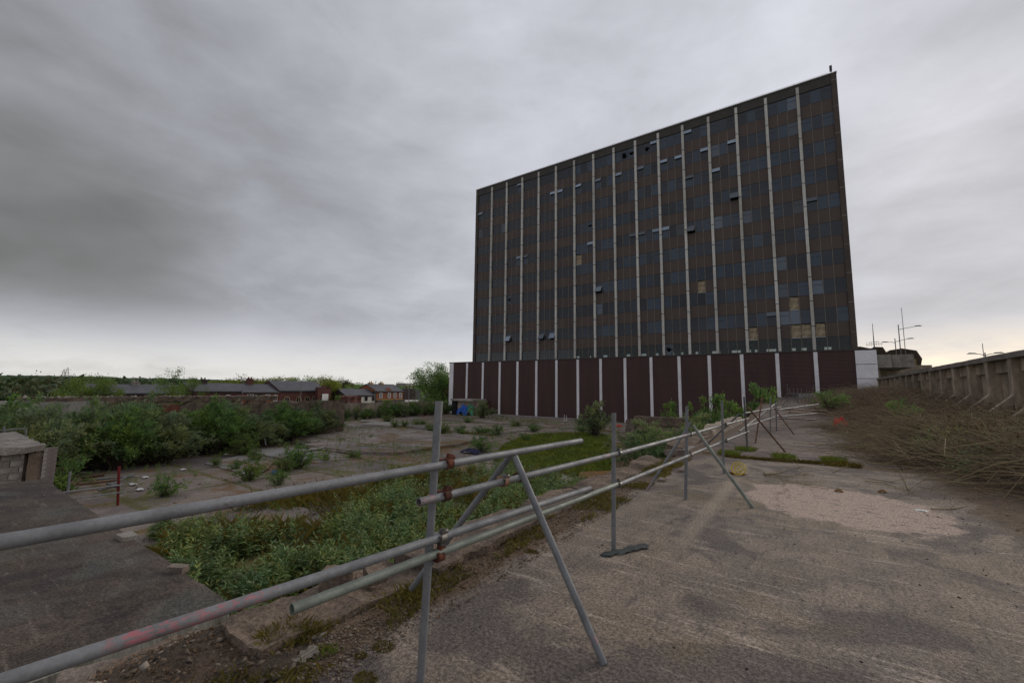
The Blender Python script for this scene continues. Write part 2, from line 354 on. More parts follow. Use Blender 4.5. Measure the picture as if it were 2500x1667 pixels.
# ------------------------------------------------------------------ mesh helpers
def link(o): C.objects.link(o); return o
def npmesh(name, V, F):
    V = np.asarray(V, np.float32); F = np.asarray(F, np.int32); k = F.shape[1]
    me = bpy.data.meshes.new(name)
    me.vertices.add(len(V)); me.vertices.foreach_set('co', V.ravel())
    me.loops.add(F.size); me.loops.foreach_set('vertex_index', F.ravel())
    me.polygons.add(len(F)); me.polygons.foreach_set('loop_start', np.arange(0, F.size, k, dtype=np.int32))
    me.update(calc_edges=True); return me
class MB:
    def __init__(s): s.v = []; s.f = []; s.sm = []
    def add(s, vs, fs, smooth=False):
        n = len(s.v); s.v += [tuple(map(float, q)) for q in vs]; s.f += [tuple(i + n for i in q) for q in fs]; s.sm += [smooth] * len(fs); return s
    def box(s, x0, x1, y0, y1, z0, z1):
        vs = [(x0, y0, z0), (x1, y0, z0), (x1, y1, z0), (x0, y1, z0), (x0, y0, z1), (x1, y0, z1), (x1, y1, z1), (x0, y1, z1)]
        return s.add(vs, [(0, 3, 2, 1), (4, 5, 6, 7), (0, 1, 5, 4), (1, 2, 6, 5), (2, 3, 7, 6), (3, 0, 4, 7)])
    def beam(s, p, q, w, h, up=(0, 0, 1)):
        p = Vector(p); q = Vector(q); a = (q - p).normalized(); u = Vector(up)
        b = a.cross(u).normalized() if abs(a.dot(u)) < .99 else Vector((1, 0, 0)); c = b.cross(a)
        vs = [e + b * i * w / 2 + c * j * h / 2 for e in (p, q) for i, j in ((-1, -1), (1, -1), (1, 1), (-1, 1))]
        return s.add(vs, [(0, 1, 2, 3), (7, 6, 5, 4), (0, 4, 5, 1), (1, 5, 6, 2), (2, 6, 7, 3), (3, 7, 4, 0)])
    def tube(s, p, q, r0, r1=None, n=10, hollow=False, cap=True):
        r1 = r0 if r1 is None else r1
        p = Vector(p); q = Vector(q); a = (q - p).normalized()
        b = a.orthogonal().normalized(); c = a.cross(b)
        cs = [(math.cos(2 * math.pi * i / n), math.sin(2 * math.pi * i / n)) for i in range(n)]
        ring = lambda e, r: [e + (b * x + c * y) * r for x, y in cs]
        s.add(ring(p, r0) + ring(q, r1), [(i, (i + 1) % n, n + (i + 1) % n, n + i) for i in range(n)], True)
        if hollow:
            for e, r, sg in ((p, r0, 1), (q, r1, -1)):
                vs = ring(e, r) + ring(e, r * .82) + ring(e + a * sg * .12, r * .82)
                fs = [(i, n + i, n + (i + 1) % n, (i + 1) % n) for i in range(n)] + [(n + i, 2 * n + i, 2 * n + (i + 1) % n, n + (i + 1) % n) for i in range(n)]
                fs.append(tuple(range(2 * n, 3 * n))); s.add(vs, fs)
        elif cap:
            s.add(ring(p, r0), [tuple(reversed(range(n)))]); s.add(ring(q, r1), [tuple(range(n))])
        return s
    def path(s, pts, r0, r1, n=5):
        pts = [Vector(p) for p in pts]; k = len(pts)
        vs = []
        ref = Vector((.31, .17, .93))
        for i, p in enumerate(pts):
            a = (pts[min(i + 1, k - 1)] - pts[max(i - 1, 0)]).normalized()
            b = a.cross(ref); b = b.normalized() if b.length > 1e-4 else a.orthogonal().normalized(); c = a.cross(b)
            r = r0 + (r1 - r0) * i / (k - 1)
            vs += [p + (b * math.cos(2 * math.pi * j / n) + c * math.sin(2 * math.pi * j / n)) * r for j in range(n)]
        fs = [(i * n + j, i * n + (j + 1) % n, (i + 1) * n + (j + 1) % n, (i + 1) * n + j) for i in range(k - 1) for j in range(n)]
        return s.add(vs, fs, True)
    def prism(s, poly, axis, a0, a1):   # poly of 2D points extruded along axis
        n = len(poly)
        def P(p, a): return {'x': (a, p[0], p[1]), 'y': (p[0], a, p[1]), 'z': (p[0], p[1], a)}[axis]
        vs = [P(p, a0) for p in poly] + [P(p, a1) for p in poly]
        return s.add(vs, [tuple(range(n)), tuple(reversed(range(n, 2 * n)))] + [(i, n + i, n + (i + 1) % n, (i + 1) % n) for i in range(n)])
    def rough(s, x0, x1, y0, y1, z0, z1, st, amp, seed=0, freq=2.2, drop=0):
        nx, ny, nz = [max(1, int(round((b - a) / st))) for a, b in ((x0, x1), (y0, y1), (z0, z1))]
        idx = {}; vs = []; fs = []
        def P(i, j, k):
            q = (i, j, k)
            if q not in idx:
                p = Vector((x0 + (x1 - x0) * i / nx, y0 + (y1 - y0) * j / ny, z0 + (z1 - z0) * k / nz))
                w = mnoise.noise_vector(p * freq + Vector((seed * 3.7, seed, 0))) * amp + mnoise.noise_vector(p * freq * 3.1 + Vector((seed, 0, 9))) * amp * .5
                if drop:
                    e = mnoise.noise(Vector((p.x * .9 + seed, p.y * .9, 3.1)))
                    if k == nz and e > .12: w.z -= min(drop, (e - .12) * drop * 4)
                idx[q] = len(vs); vs.append(p + w)
            return idx[q]
        for i in range(nx):
            for j in range(ny): fs += [(P(i, j, 0), P(i, j + 1, 0), P(i + 1, j + 1, 0), P(i + 1, j, 0)), (P(i, j, nz), P(i + 1, j, nz), P(i + 1, j + 1, nz), P(i, j + 1, nz))]
        for i in range(nx):
            for k in range(nz): fs += [(P(i, 0, k), P(i + 1, 0, k), P(i + 1, 0, k + 1), P(i, 0, k + 1)), (P(i, ny, k), P(i, ny, k + 1), P(i + 1, ny, k + 1), P(i + 1, ny, k))]
        for j in range(ny):
            for k in range(nz): fs += [(P(0, j, k), P(0, j, k + 1), P(0, j + 1, k + 1), P(0, j + 1, k)), (P(nx, j, k), P(nx, j + 1, k), P(nx, j + 1, k + 1), P(nx, j, k + 1))]
        return s.add(vs, fs, False)
    def mesh(s, name, org=(0, 0, 0)):
        me = bpy.data.meshes.new(name); ox, oy, oz = org
        me.from_pydata([(a - ox, b - oy, c - oz) for a, b, c in s.v], [], s.f)
        me.polygons.foreach_set('use_smooth', s.sm); me.update(); return me
    def build(s, name, mat, parent=None, org=None):
        if org is None: org = parent['_o'] if parent is not None and '_o' in parent else (0, 0, 0)
        o = bpy.data.objects.new(name, s.mesh(name, org)); o.data.materials.append(MAT[mat]); link(o)
        if parent is not None: o.parent = parent; o['_o'] = parent['_o']
        else: o.location = org
        return o
def raw(name, me, mat, parent=None, loc=None, rot=None, sc=None):
    o = bpy.data.objects.new(name, me); link(o)
    if not me.materials: me.materials.append(MAT[mat])
    if parent is not None: o.parent = parent; o['_o'] = parent['_o']
    if loc is not None: o.location = loc
    if rot is not None: o.rotation_euler = rot
    if sc is not None: o.scale = sc
    return o
def tag(o, label=None, cat=None, group=None, kind=None):
    if label: o['label'] = label
    if cat: o['category'] = cat
    if group: o['group'] = group
    if kind: o['kind'] = kind
    return o
def thing(name, label, cat, loc=(0, 0, 0), group=None):
    o = bpy.data.objects.new(name, None); link(o); o.location = loc; o['_o'] = tuple(map(float, loc)); o.empty_display_size = .2
    return tag(o, label, cat, group)
def dup(root, loc, rz=0., sc=1., label=None, group=None):
    r = root.copy(); link(r); r.location = loc; r.rotation_euler = (0, 0, rz); r.scale = (sc,) * 3 if not isinstance(sc, tuple) else sc
    if label: r['label'] = label
    if group: r['group'] = group
    for ch in list(root.children):
        c = ch.copy(); link(c); c.parent = r
        for g2 in list(ch.children): e = g2.copy(); link(e); e.parent = c
    return r
def sheet(name, poly, z, mat, thick=0., step=None, jag=0., kind='structure'):
    """flat slab from an outline, edges broken up"""
    pts = []
    for i, p in enumerate(poly):
        q = poly[(i + 1) % len(poly)]
        k = max(1, int(math.dist(p, q) / (step or 1e9)))
        for j in range(k):
            u = j / k; x = p[0] + (q[0] - p[0]) * u; y = p[1] + (q[1] - p[1]) * u
            if jag: w = mnoise.noise_vector(Vector((x * 1.3, y * 1.3, z))) * jag + mnoise.noise_vector(Vector((x * 4, y * 4, z))) * jag * .5; x += w.x; y += w.y
            pts.append((x, y))
    mb = MB()
    if thick: mb.prism(pts, 'z', z - thick, z)
    else: mb.add([(x, y, z) for x, y in pts], [tuple(range(len(pts)))])
    o = mb.build(name, mat)
    bm = bmesh.new(); bm.from_mesh(o.data); bmesh.ops.recalc_face_normals(bm, faces=bm.faces); bmesh.ops.triangulate(bm, faces=[f for f in bm.faces if len(f.verts) > 4]); bm.to_mesh(o.data); bm.free()
    return tag(o, kind=kind)
ZS = -3.15                                            # level of the cleared site

# ------------------------------------------------------------------ setting
def gridmesh(name, xs, ys, zf, mat):
    V = [(x, y, zf(x, y)) for y in ys for x in xs]; n = len(xs)
    F = [(j * n + i, j * n + i + 1, (j + 1) * n + i + 1, (j + 1) * n + i) for j in range(len(ys) - 1) for i in range(n - 1)]
    me = npmesh(name, V, F); me.polygons.foreach_set('use_smooth', [True] * len(F))
    return tag(raw(name, me, mat), kind='structure')
def fz(x, y): return mnoise.noise(Vector((x * .3, y * .3, 5)))
MBg = MB(); Rr = 6000
MBg.add([(0, 0, -5.6)] + [(Rr * math.cos(a * math.pi / 24), Rr * math.sin(a * math.pi / 24), -5.6) for a in range(48)], [(0, i + 1, (i + 1) % 48 + 1) for i in range(48)])
tag(MBg.build('ground', 'far_field'), kind='structure')
def floor_z(x, y):
    z = ZS + .05 * mnoise.noise(Vector((x * .25, y * .25, 1))) + .02 * mnoise.noise(Vector((x, y, 1)))
    if x > -6 : z += (x + 6) * .12 * (1 + .6 * fz(x, y))      # rubble banked against the deck
    return z
gridmesh('site_floor', np.arange(-62, -2.7, .6), np.arange(-12, 64, .6), floor_z, 'site_floor')
sheet('street', [(-82, -40), (-74, -40), (-74, 130), (-82, 130)], -5.5, 'road')
# raised slab remains on the site floor
P6 = lambda x, y: (500 + x / 3.672, 850 + y / 3.672)
P5 = lambda x, y: (x / 3.672, 850 + y / 3.672)
P7 = lambda x, y: (1050 + x / 3.672, 820 + y / 3.672)
P8 = lambda x, y: (1600 + x / 3.672, 820 + y / 3.672)
P9 = lambda x, y: (1900 + x / 3.92, 700 + y / 3.92)
PM = lambda x, y: (950 + x / 3.672, 960 + y / 3.672)
PB = lambda x, y: (1860 + x / 3.672, 1000 + y / 3.672)
P4 = lambda x, y: (500 + x / 3.672, 1240 + y / 3.672)
def poly(P, pts, z): return [tuple(G(*P(*p), z)[:2]) for p in pts]
sheet('raised_slab', [(-39.5, 20.6), (-33, 18.9), (-27, 19.2), (-24.4, 20.6), (-24.0, 27), (-25.5, 33), (-41, 33)], ZS + .22, 'site_slab', .3, .5, .16)
sheet('raised_slab', [(-24, 34), (-6, 33), (-5, 44), (-25, 46)], ZS + .10, 'site_slab', .3, .6, .2)
sheet('raised_slab', [(-46, 36), (-27, 35), (-26.5, 43), (-44, 45)], ZS + .14, 'site_slab', .3, .6, .2)
sheet('raised_slab', [(-46, 47), (-24, 48), (-10, 47), (-10, 58), (-47, 59)], ZS + .12, 'site_slab', .3, .6, .2)
sheet('concrete_pad', [(-34.6, 15.2), (-34.2, 18.2), (-28, 18.6), (-25, 18.4), (-25.6, 15.4), (-28, 14.9)], ZS + .07, 'site_pale', .2, .4, .12)
sheet('concrete_pad', [(-30.6, 11.2), (-32.6, 14.6), (-28.4, 14.4), (-25.9, 12.7), (-24.2, 11.2)], ZS + .08, 'site_pale', .2, .4, .12)
sheet('concrete_pad', poly(P6, [(1400, 690), (1500, 670), (1800, 670), (1850, 700), (1700, 705)], ZS), ZS + .16, 'concrete_pale', .3, .5, .12)
sheet('concrete_pad', poly(P6, [(380, 1520), (600, 1440), (860, 1430), (1000, 1480), (760, 1568), (500, 1568)], ZS), ZS + .07, 'site_slab', .2, .4, .1)
sheet('concrete_pad', poly(PM, [(1330, 760), (1420, 745), (1560, 755), (1640, 800), (1600, 850), (1450, 860)], ZS), ZS + .22, 'concrete_pale', .3, .3, .08)
sheet('concrete_pad', poly(PM, [(470, 780), (560, 735), (640, 760), (500, 840), (360, 870), (310, 830)], ZS), ZS + .12, 'site_pale', .3, .3, .08)
for k_, st in enumerate(([(1080, 738), (1150, 740), (1155, 748), (1085, 746)], [(1190, 752), (1290, 756), (1285, 766), (1195, 760)], [(1730, 752), (1890, 738), (1895, 746), (1740, 760)], [(985, 820), (1100, 822), (1100, 832), (985, 830)], [(1400, 640), (1560, 650), (1555, 655), (1400, 646)], [(860, 905), (1060, 880), (1070, 888), (880, 915)])):
    sheet('screed_strip', poly(P6, st, ZS + .24), ZS + (.225 + .004 + k_ * .001), 'concrete_pale', .1, .3, .05)
sheet('podium_apron', [(-46, 59.2), (-29, 59.6), (-29, 61.8), (-46, 61.8)], ZS + .28, 'concrete', .3, .6, .08)

# upper deck where the camera stands: slab with broken edge, rising bank at its far end
def deck_z(x, y):
    z = 0.
    if y > 26: z += .75 * min(1, (y - 26) / 12) + max(0, (y - 38)) * .012
    if x > 1.6: z += .35 * min(1, (x - 1.6) / 4) * (.7 + .6 * fz(x, y))
    return z
gridmesh('deck', np.arange(-2.85, 7.26, .3), np.concatenate([np.arange(-6, 30, .5), np.arange(30, 62.1, 1.)]), deck_z, 'deck')
mb = MB(); 
mb.rough(-3.05, -2.85, 12.2, 62, -3.4, .0, .5, .04, 3); tag(mb.build('deck_edge', 'concrete'), kind='structure')
mb = MB(); mb.rough(-2.95, -2.86, -6, 12.2, -3.4, -.05, .5, .03, 4); tag(mb.build('deck_edge', 'concrete_rough'), kind='structure')
# low slab at the left and the soil bank between
mb = MB(); mb.rough(-15.2, -5.15, -7, 2.24, -.95, -.6, .22, .018, 5, 3.)
tag(mb.build('low_slab', 'deck_low'), kind='structure')
mb = MB(); mb.rough(-5.15, -5.10, -7, 2.22, -1.25, -.63, .15, .012, 9, 3.); tag(mb.build('low_slab_face', 'slab_face'), kind='structure')
mb = MB(); mb.rough(-15.0, -5.30, -6.9, 2.0, -3.4, -.93, .6, .03, 6); tag(mb.build('low_slab_wall', 'concrete_wall'), kind='structure')
def bank_z(x, y):
    u = min(1, max(0, (x + 5.25) / 1.75)); z = -1.16 + 1.15 * (u ** .75)
    if y > 1.7: z -= (y - 1.7) ** 2 * 1.6 * (1 - u * .8)
    return z + .10 * mnoise.noise(Vector((x * 2.4, y * 2.4, 0))) + .04 * mnoise.noise(Vector((x * 7, y * 7, 0)))
gridmesh('soil_bank', np.arange(-5.35, -2.60, .08), np.arange(-4, 3.2, .08), bank_z, 'dirt')

# hills
def hill(name, pts, dist, mat, base=-6, depth=500, bumps=2.):
    """pts: (px, py skyline)"""
    xs = []; top = []
    for i in range(len(pts) - 1):
        for k in range(14):
            u = k / 14; px = pts[i][0] * (1 - u) + pts[i + 1][0] * u; py = pts[i][1] * (1 - u) + pts[i + 1][1] * u
            r = ray(px, py); h = math.hypot(r[0], r[1]); p = CAMP + r * dist / h
            xs.append((p[0], p[1])); top.append(p[2] + bumps * mnoise.noise(Vector((px * .11, 0, dist))) + bumps * .7 * mnoise.noise(Vector((px * .37, 4, dist))))
    V = []; n = len(xs); rows = 12
    for j in range(rows + 1):
        u = j / rows
        for (x, y), t_ in zip(xs, top):
            k = 1 - .45 * (1 - u)
            V.append((x * k, y * k, base + (t_ - base) * (u ** .8) + (bumps * 1.2 * mnoise.noise(Vector((x * k * .03, y * k * .03, 2))) if 0 < j < rows else 0)))
    for (x, y), t_ in zip(xs, top): V.append((x * 1.4, y * 1.4, base))
    F = [(j * n + i, j * n + i + 1, (j + 1) * n + i + 1, (j + 1) * n + i) for j in range(rows + 1) for i in range(n - 1)]
    me = npmesh(name, V, F); me.polygons.foreach_set('use_smooth', [True] * len(F))
    return tag(raw(name, me, mat), kind='structure')
hill('hill', [(-900, 915), (-300, 910), (0, 916), (140, 917), (285, 920), (330, 935), (420, 946)], 620, 'hill_wood', -8, bumps=.8)
hill('hill', [(-600, 925), (100, 924), (280, 922), (400, 923), (520, 926), (640, 932), (760, 936), (1000, 941), (1400, 946)], 1300, 'hill_wood', -8, bumps=2.5)
hill('hill', [(1900, 950), (2100, 950), (2500, 958), (3000, 965)], 1500, 'hill_wood', -8)

# ------------------------------------------------------------------ office tower
TY, BAY, FX0 = 68.4, 3.885, 1.38                      # front of the fins, bay width, nearest fin
XL, XR, ZROOF = -57.45, 5.84, 45.2
FH, WT0, WHT = 3.855, 8.95, 1.95                      # storey height, head of lowest windows, window height
TB = TY + 16
tower = thing('office_tower', 'tall dark brown office block with pale vertical fins behind the clad base', 'office block', ((XL + XR) / 2, TY + 8, 6.4))
fins_x = [FX0 - BAY * k for k in range(14, -1, -1)]    # 15 fins left to right
edges = [XL + .62] + fins_x + [XR - .62]
bays = []
for i in range(16):
    a = edges[i] + (.18 if i > 0 else 0); b_ = edges[i + 1] - (.18 if i < 15 else 0); bays.append((a, b_))
MB().box(XL + .4, XR - .4, TY + .95, TB - .3, WT0 + .9, ZROOF - .4).build('core', 'unlit_interior', tower)  # solid block painted near-black, standing in for dark rooms behind broken panes
# open lowest storey: floor, soffit, columns, rear wall with openings
MB().box(XL + .4, XR - .4, TY + .3, TB, 6.3, 6.75).build('floor_slab', 'ceiling_grey', tower)
mb = MB()
for x in fins_x: mb.box(x - .25, x + .25, TY + 7.6, TY + 8.1, 6.75, WT0 + .9)
mb.build('columns', 'ceiling_grey', tower)
mb = MB(); mb.box(XL + .4, XR - .4, TB - .3, TB, 8.95, 9.9)
x = XL + .4; rr = random.Random(3)
while x < XR - 1:
    w = rr.uniform(.5, 2.4) if x > -47 else rr.uniform(2.5, 5); mb.box(x, min(x + w, XR - .4), TB - .3, TB, 6.75, 8.95); x += w + rr.uniform(.5, 1.5)
mb.build('rear_wall', 'unlit_interior', tower)
for xa, xb, nm in ((XL, XL + .62, 0), (XR - .62, XR, 1)):
    p = MB().box(xa, xb, TY + .12, TB, 6.4, ZROOF - .02).build('corner_pier', 'pier_brown', tower)
    mk = MB()
    for k in range(10): mk.box(xa + .05, xb - .02, TY + .105, TY + .13, WT0 + .42 + FH * k, WT0 + .52 + FH * k)
    mk.build('band', 'concrete', p)
MB().box(XL + .62, XR - .62, TY + .20, TB, WT0 + FH * 9 + .02, ZROOF - .12).build('parapet', 'parapet', tower)
MB().box(XL - .06, XR + .06, TY + .02, TB + .05, ZROOF - .1, ZROOF + .02).build('coping', 'cladding_white', tower)
mb = MB()
for k in range(33): xx = XL + 1 + (XR - XL - 2) * k / 32; mb.tube((xx, TY + .25, ZROOF), (xx, TY + .25, ZROOF + .28), .015, n=4)
mb.tube((XL + 1, TY + .25, ZROOF + .26), (XR - 1, TY + .25, ZROOF + .26), .012, n=4); mb.build('roof_cable', 'steel_dark', tower)
MB().tube((XR - .5, TY + .5, ZROOF), (XR - .5, TY + .5, ZROOF + .55), .05, n=6).box(XR - .68, XR - .4, TY + .3, TY + .7, ZROOF + .55, ZROOF + 1.25).build('roof_camera', 'steel_dark', tower)
MB().box(XL + .5, XR - .5, TB - .02, TB + .2, 9.9, ZROOF - .1).build('rear_facade', 'spandrel', tower)
for x in fins_x:
    f = MB(); z = 6.4; j = 10.35 + .95
    f.box(x - .13, x + .13, TY + .05, TY + .5, 6.4, 44.6)
    cuts = [6.4] + [1.7 + (q - 1.7) * 1.036 for q in (10.13, 13.4, 16.57, 19.79, 22.98, 26.08, 29.35, 32.58, 35.73, 38.96, 42.14)] + [44.65]
    for a, b_ in zip(cuts[:-1], cuts[1:]): f.box(x - .18, x + .18, TY, TY + .42, a + .05, b_ - .05)
    fo = f.build('fin', 'fin', tower)
    jt = MB()
    for a in cuts[1:-1]: jt.box(x - .17, x + .17, TY + .012, TY + .4, a - .05, a + .05)
    jt.build('joint', 'steel_dark', fo)

def winframe(w, h, transom, tz=.66):
    m = MB(); t_ = .045; dp = .07
    m.box(0, w, 0, dp, 0, t_); m.box(0, w, 0, dp, h - t_, h); m.box(0, t_, 0, dp, t_, h - t_); m.box(w - t_, w, 0, dp, t_, h - t_)
    if transom: m.box(t_, w - t_, .004, dp, h * tz - .03, h * tz + .03)
    return m
def star_pane(w, h, cx_, cz, r, seed):
    rs = random.Random(seed); n = 20
    outer = []; inner = []
    for i in range(n):
        a = 2 * math.pi * i / n; c_, s_ = math.cos(a), math.sin(a)
        k = min((w - cx_) / c_ if c_ > 1e-6 else 1e9, -cx_ / c_ if c_ < -1e-6 else 1e9, (h - cz) / s_ if s_ > 1e-6 else 1e9, -cz / s_ if s_ < -1e-6 else 1e9)
        outer.append((cx_ + c_ * k, .03, cz + s_ * k)); q = r * rs.uniform(.35, 1.15); q = min(q, k * .95); inner.append((cx_ + c_ * q, .03, cz + s_ * q))
    return MB().add(outer + inner, [(i, (i + 1) % n, n + (i + 1) % n, n + i) for i in range(n)])
WW = (BAY - .36) / 3
def pane_full(w, h): return MB().box(.03, w - .03, .025, .04, .03, h - .03)
# shared pieces
fr_t = winframe(WW, WHT, True).mesh('window_frame_transom'); fr_p = winframe(WW, WHT, False).mesh('window_frame_plain')
pn = pane_full(WW, WHT).mesh('pane'); pn_pale = pane_full(WW, WHT).mesh('pane_pale'); pn_clear = pane_full(WW, WHT).mesh('pane_clear')
pn_up = MB().box(.03, WW - .03, .025, .04, WHT * .66, WHT - .03).mesh('pane_upper'); pn_lo = MB().box(.03, WW - .03, .025, .04, .03, WHT * .66).mesh('pane_lower')
sash_up = MB().box(.02, WW - .02, -.02, .02, -WHT * .31, 0).mesh('sash_upper'); sash_lo = MB().box(.02, WW - .02, -.02, .02, -WHT * .62, 0).mesh('sash_lower')
SPH = FH - WHT
spm = MB().box(.015, WW - .015, 0, .06, .02, SPH - .02).mesh('spandrel_panel')
mul = MB().box(-.022, .022, -.03, .03, -WHT, SPH).mesh('mullion')
for me, mt in ((fr_t, 'frame'), (fr_p, 'frame'), (pn, 'glass_dark'), (pn_pale, 'glass_pale'), (pn_clear, 'glass_clear'), (pn_up, 'glass_dark'), (pn_lo, 'glass_dark'), (sash_up, 'glass_sash'), (sash_lo, 'glass_sash'), (spm, 'spandrel'), (mul, 'mullion')):
    me.materials.append(MAT[mt])
def cell_of(px, py):
    p = AY(px, py, TY + .5); k = math.floor((p[2] - (WT0 - WHT)) / FH); inwin = (p[2] - (WT0 - WHT)) - k * FH < WHT
    for bi, (a, b_) in enumerate(bays):
        if a <= p[0] <= b_: return (bi, min(2, int((p[0] - a) / ((b_ - a) / 3))), k)
    return None
Z1 = lambda x, y: (1050 + x / 3.618, 100 + y / 3.618)
Z2 = lambda x, y: (1600 + x / 3.618, 100 + y / 3.618)
Z3 = lambda x, y: (1100 + x / 3.92, 500 + y / 3.92)
Z4 = lambda x, y: (1600 + x / 3.92, 500 + y / 3.92)
special = {}
for P, pts, what in (
    (Z1, [(785, 1290), (1090, 1350), (1145, 1330), (1305, 1290), (1480, 1240), (1665, 1190), (1860, 1135), (2060, 1080), (2200, 1030), (2290, 1215), (450, 1535), (1980, 950)], 'vent'),
    (Z2, [(290, 825), (210, 1030), (440, 975), (690, 900), (1215, 750), (1380, 1400), (545, 1150), (305, 1205), (75, 1080)], 'vent'),
    (Z3, [(285, 100), (655, 500), (705, 500), (1340, 375), (1750, 290), (1840, 270), (1970, 250), (2060, 230), (1425, 1010)], 'vent'),
    (Z4, [(100, 235), (1125, 1050), (950, 1310)], 'vent'),
    (Z2, [(1215, 575), (1220, 800), (535, 995), (1270, 1480), (825, 1545)], 'pale'),
    (Z4, [(890, 130), (250, 250), (610, 180), (1375, 40), (1220, 580), (1225, 830), (1555, 800), (1340, 1070), (110, 1410), (1250, 1060)], 'pale'),
    (Z3, [(1430, 1010), (500, 230), (285, 290)], 'pale'),
    (Z3, [(550, 1280), (870, 1260), (970, 1250), (1420, 800), (2300, 235)], 'awning'),
    (Z2, [(705, 1370)], 'awning'), (Z4, [(340, 235)], 'awning'),
    (Z1, [(1920, 955), (1775, 1010), (1715, 1020)], 'broken'), (Z3, [(1335, 215), (550, 920)], 'broken'), (Z4, [(150, 1410)], 'broken')):
    for q in pts:
        c_ = cell_of(*P(*q))
        if c_: special[c_] = what
holes = {}
def spcell(px, py):
    p = AY(px, py, TY + .5); k = math.floor((p[2] - WT0) / FH)
    for bi, (a, b_) in enumerate(bays):
        if a <= p[0] <= b_: return (bi, min(2, int((p[0] - a) / ((b_ - a) / 3))), k)
for P, q in ((Z3, (1232, 530)), (Z4, (447, 790)), (Z4, (1340, 925)), (Z4, (950, 1215)), (Z4, (1350, 1200)), (Z4, (1455, 1200)), (Z4, (1585, 1190))):
    c_ = spcell(*P(*q))
    if c_: holes[c_] = q
stuff_fr = MB(); stuff_pn = MB(); stuff_sp = MB(); stuff_mu = MB()
rw = random.Random(21)
O = tower['_o']
def loc(x, y, z): return (x - O[0], y - O[1], z - O[2])
def addm(mb, me, x, y, z, sx=1.):
    mb.add([(v.co.x * sx + x, v.co.y + y, v.co.z + z) for v in me.vertices], [tuple(p.vertices) for p in me.polygons])
WY = TY + .30
for bi, (a, b_) in enumerate(bays):
    w = (b_ - a) / 3; sx = w / WW; single = bi >= 6
    for c in range(3):
        x = a + w * c
        for k in range(10):
            z = WT0 - WHT + FH * k; st = special.get((bi, c, k)); clear = k == 0
            fr = fr_t if c != 1 else fr_p
            if single or st:
                f = raw('window', fr, 'frame', tower, loc(x, WY, z), sc=(sx, 1, 1))
                if clear and st != 'broken': raw('pane', pn_clear, 'glass_clear', f)
                elif st == 'vent':
                    raw('pane', pn_lo, 'glass_dark', f); raw('sash', sash_up, 'glass_pale', f, (0, -.03, WHT - .03), (math.radians(-14 - rw.random() * 8), 0, 0))
                elif st == 'awning':
                    raw('pane', pn_up, 'glass_dark', f); raw('sash', sash_lo, 'glass_pale', f, (0, -.03, WHT * .64), (math.radians(-32), 0, 0))
                elif st == 'broken':
                    raw('pane', star_pane(WW, WHT, WW * rw.uniform(.45, .6), WHT * rw.uniform(.4, .6), rw.uniform(.4, .6), bi * 7 + c).mesh('broken_pane'), 'glass_dark', f)
                else:
                    raw('pane', pn_pale if st == 'pale' else pn, 'glass_dark', f)
            else:
                addm(stuff_fr, fr, x, WY, z, sx); addm(stuff_pn, pn, x, WY, z, sx)
            if k < 9:
                zs = z + WHT
                if (bi, c, k) in holes:
                    hp = raw('missing_panel', MB().rough(.05, WW - .05, 0, .2, .12, SPH - .08, .12, .05, bi + c).mesh('missing_panel'), 'insulation', tower, loc(x, WY + .16, zs))
                    tag(hp, label='gap where a brown panel is gone, showing pale lining')
                    raw('ledge', MB().box(.05, WW - .05, -.1, .1, .02, .07).mesh('ledge'), 'white_paint', hp)
                elif single: raw('spandrel_panel', spm, 'spandrel', tower, loc(x, WY + rw.uniform(0, .012), zs), sc=(sx, 1, 1))
                else: addm(stuff_sp, spm, x, WY + rw.uniform(0, .012), zs, sx)
                if c > 0: addm(stuff_mu, mul, x, WY, zs)
for mb, nm, mt in ((stuff_fr, 'window_frames', 'frame'), (stuff_pn, 'window_panes', 'glass_dark'), (stuff_sp, 'spandrel_panels', 'spandrel'), (stuff_mu, 'mullions', 'mullion')):
    tag(mb.build(nm, mt, tower), kind='stuff')

# ------------------------------------------------------------------ clad base of the tower
PY, PZ = 62.0, 6.65
pod = thing('clad_podium', 'low windowless base clad in dark brown with white vertical strips', 'building', (-25.5, 72, ZS))
PL, PR = -57.9, 6.85
MB().box(PL + .1, PR - .1, PY + .12, PY + 28, ZS - .3, PZ - .1).build('wall', 'coping_dark', pod)
MB().box(PL - .03, PR + .03, PY - .08, PY + 28.1, PZ - .1, PZ + .06).build('coping', 'coping_dark', pod)
sxs = [1.28 - 3.893 * k for k in range(14, -1, -1)]
eds = [-56.75] + sxs + [4.96]
for i in range(16):
    a = eds[i] + (.2 if i else 0); b_ = eds[i + 1] - (.2 if i < 15 else 0)
    MB().box(a, b_, PY, PY + .12, ZS + .05, PZ - .1).build('cladding_panel', 'cladding_brown', pod)
for x in sxs: MB().box(x - .2, x + .2, PY - .12, PY + .1, ZS + .02, PZ - .18).build('white_strip', 'cladding_white', pod)
p = MB().box(PL + .1, -56.76, PY - .06, PY + .12, ZS - .1, PZ - .1).build('end_strip', 'cladding_white', pod)
zz = ZS; n_ = 6; hh = (PZ - .12 - ZS) / n_
for k in range(n_): MB().box(4.97, PR, PY - .10, PY + 4, ZS + hh * k + .03, ZS + hh * (k + 1) - .03).build('white_panel', 'cladding_white', pod)

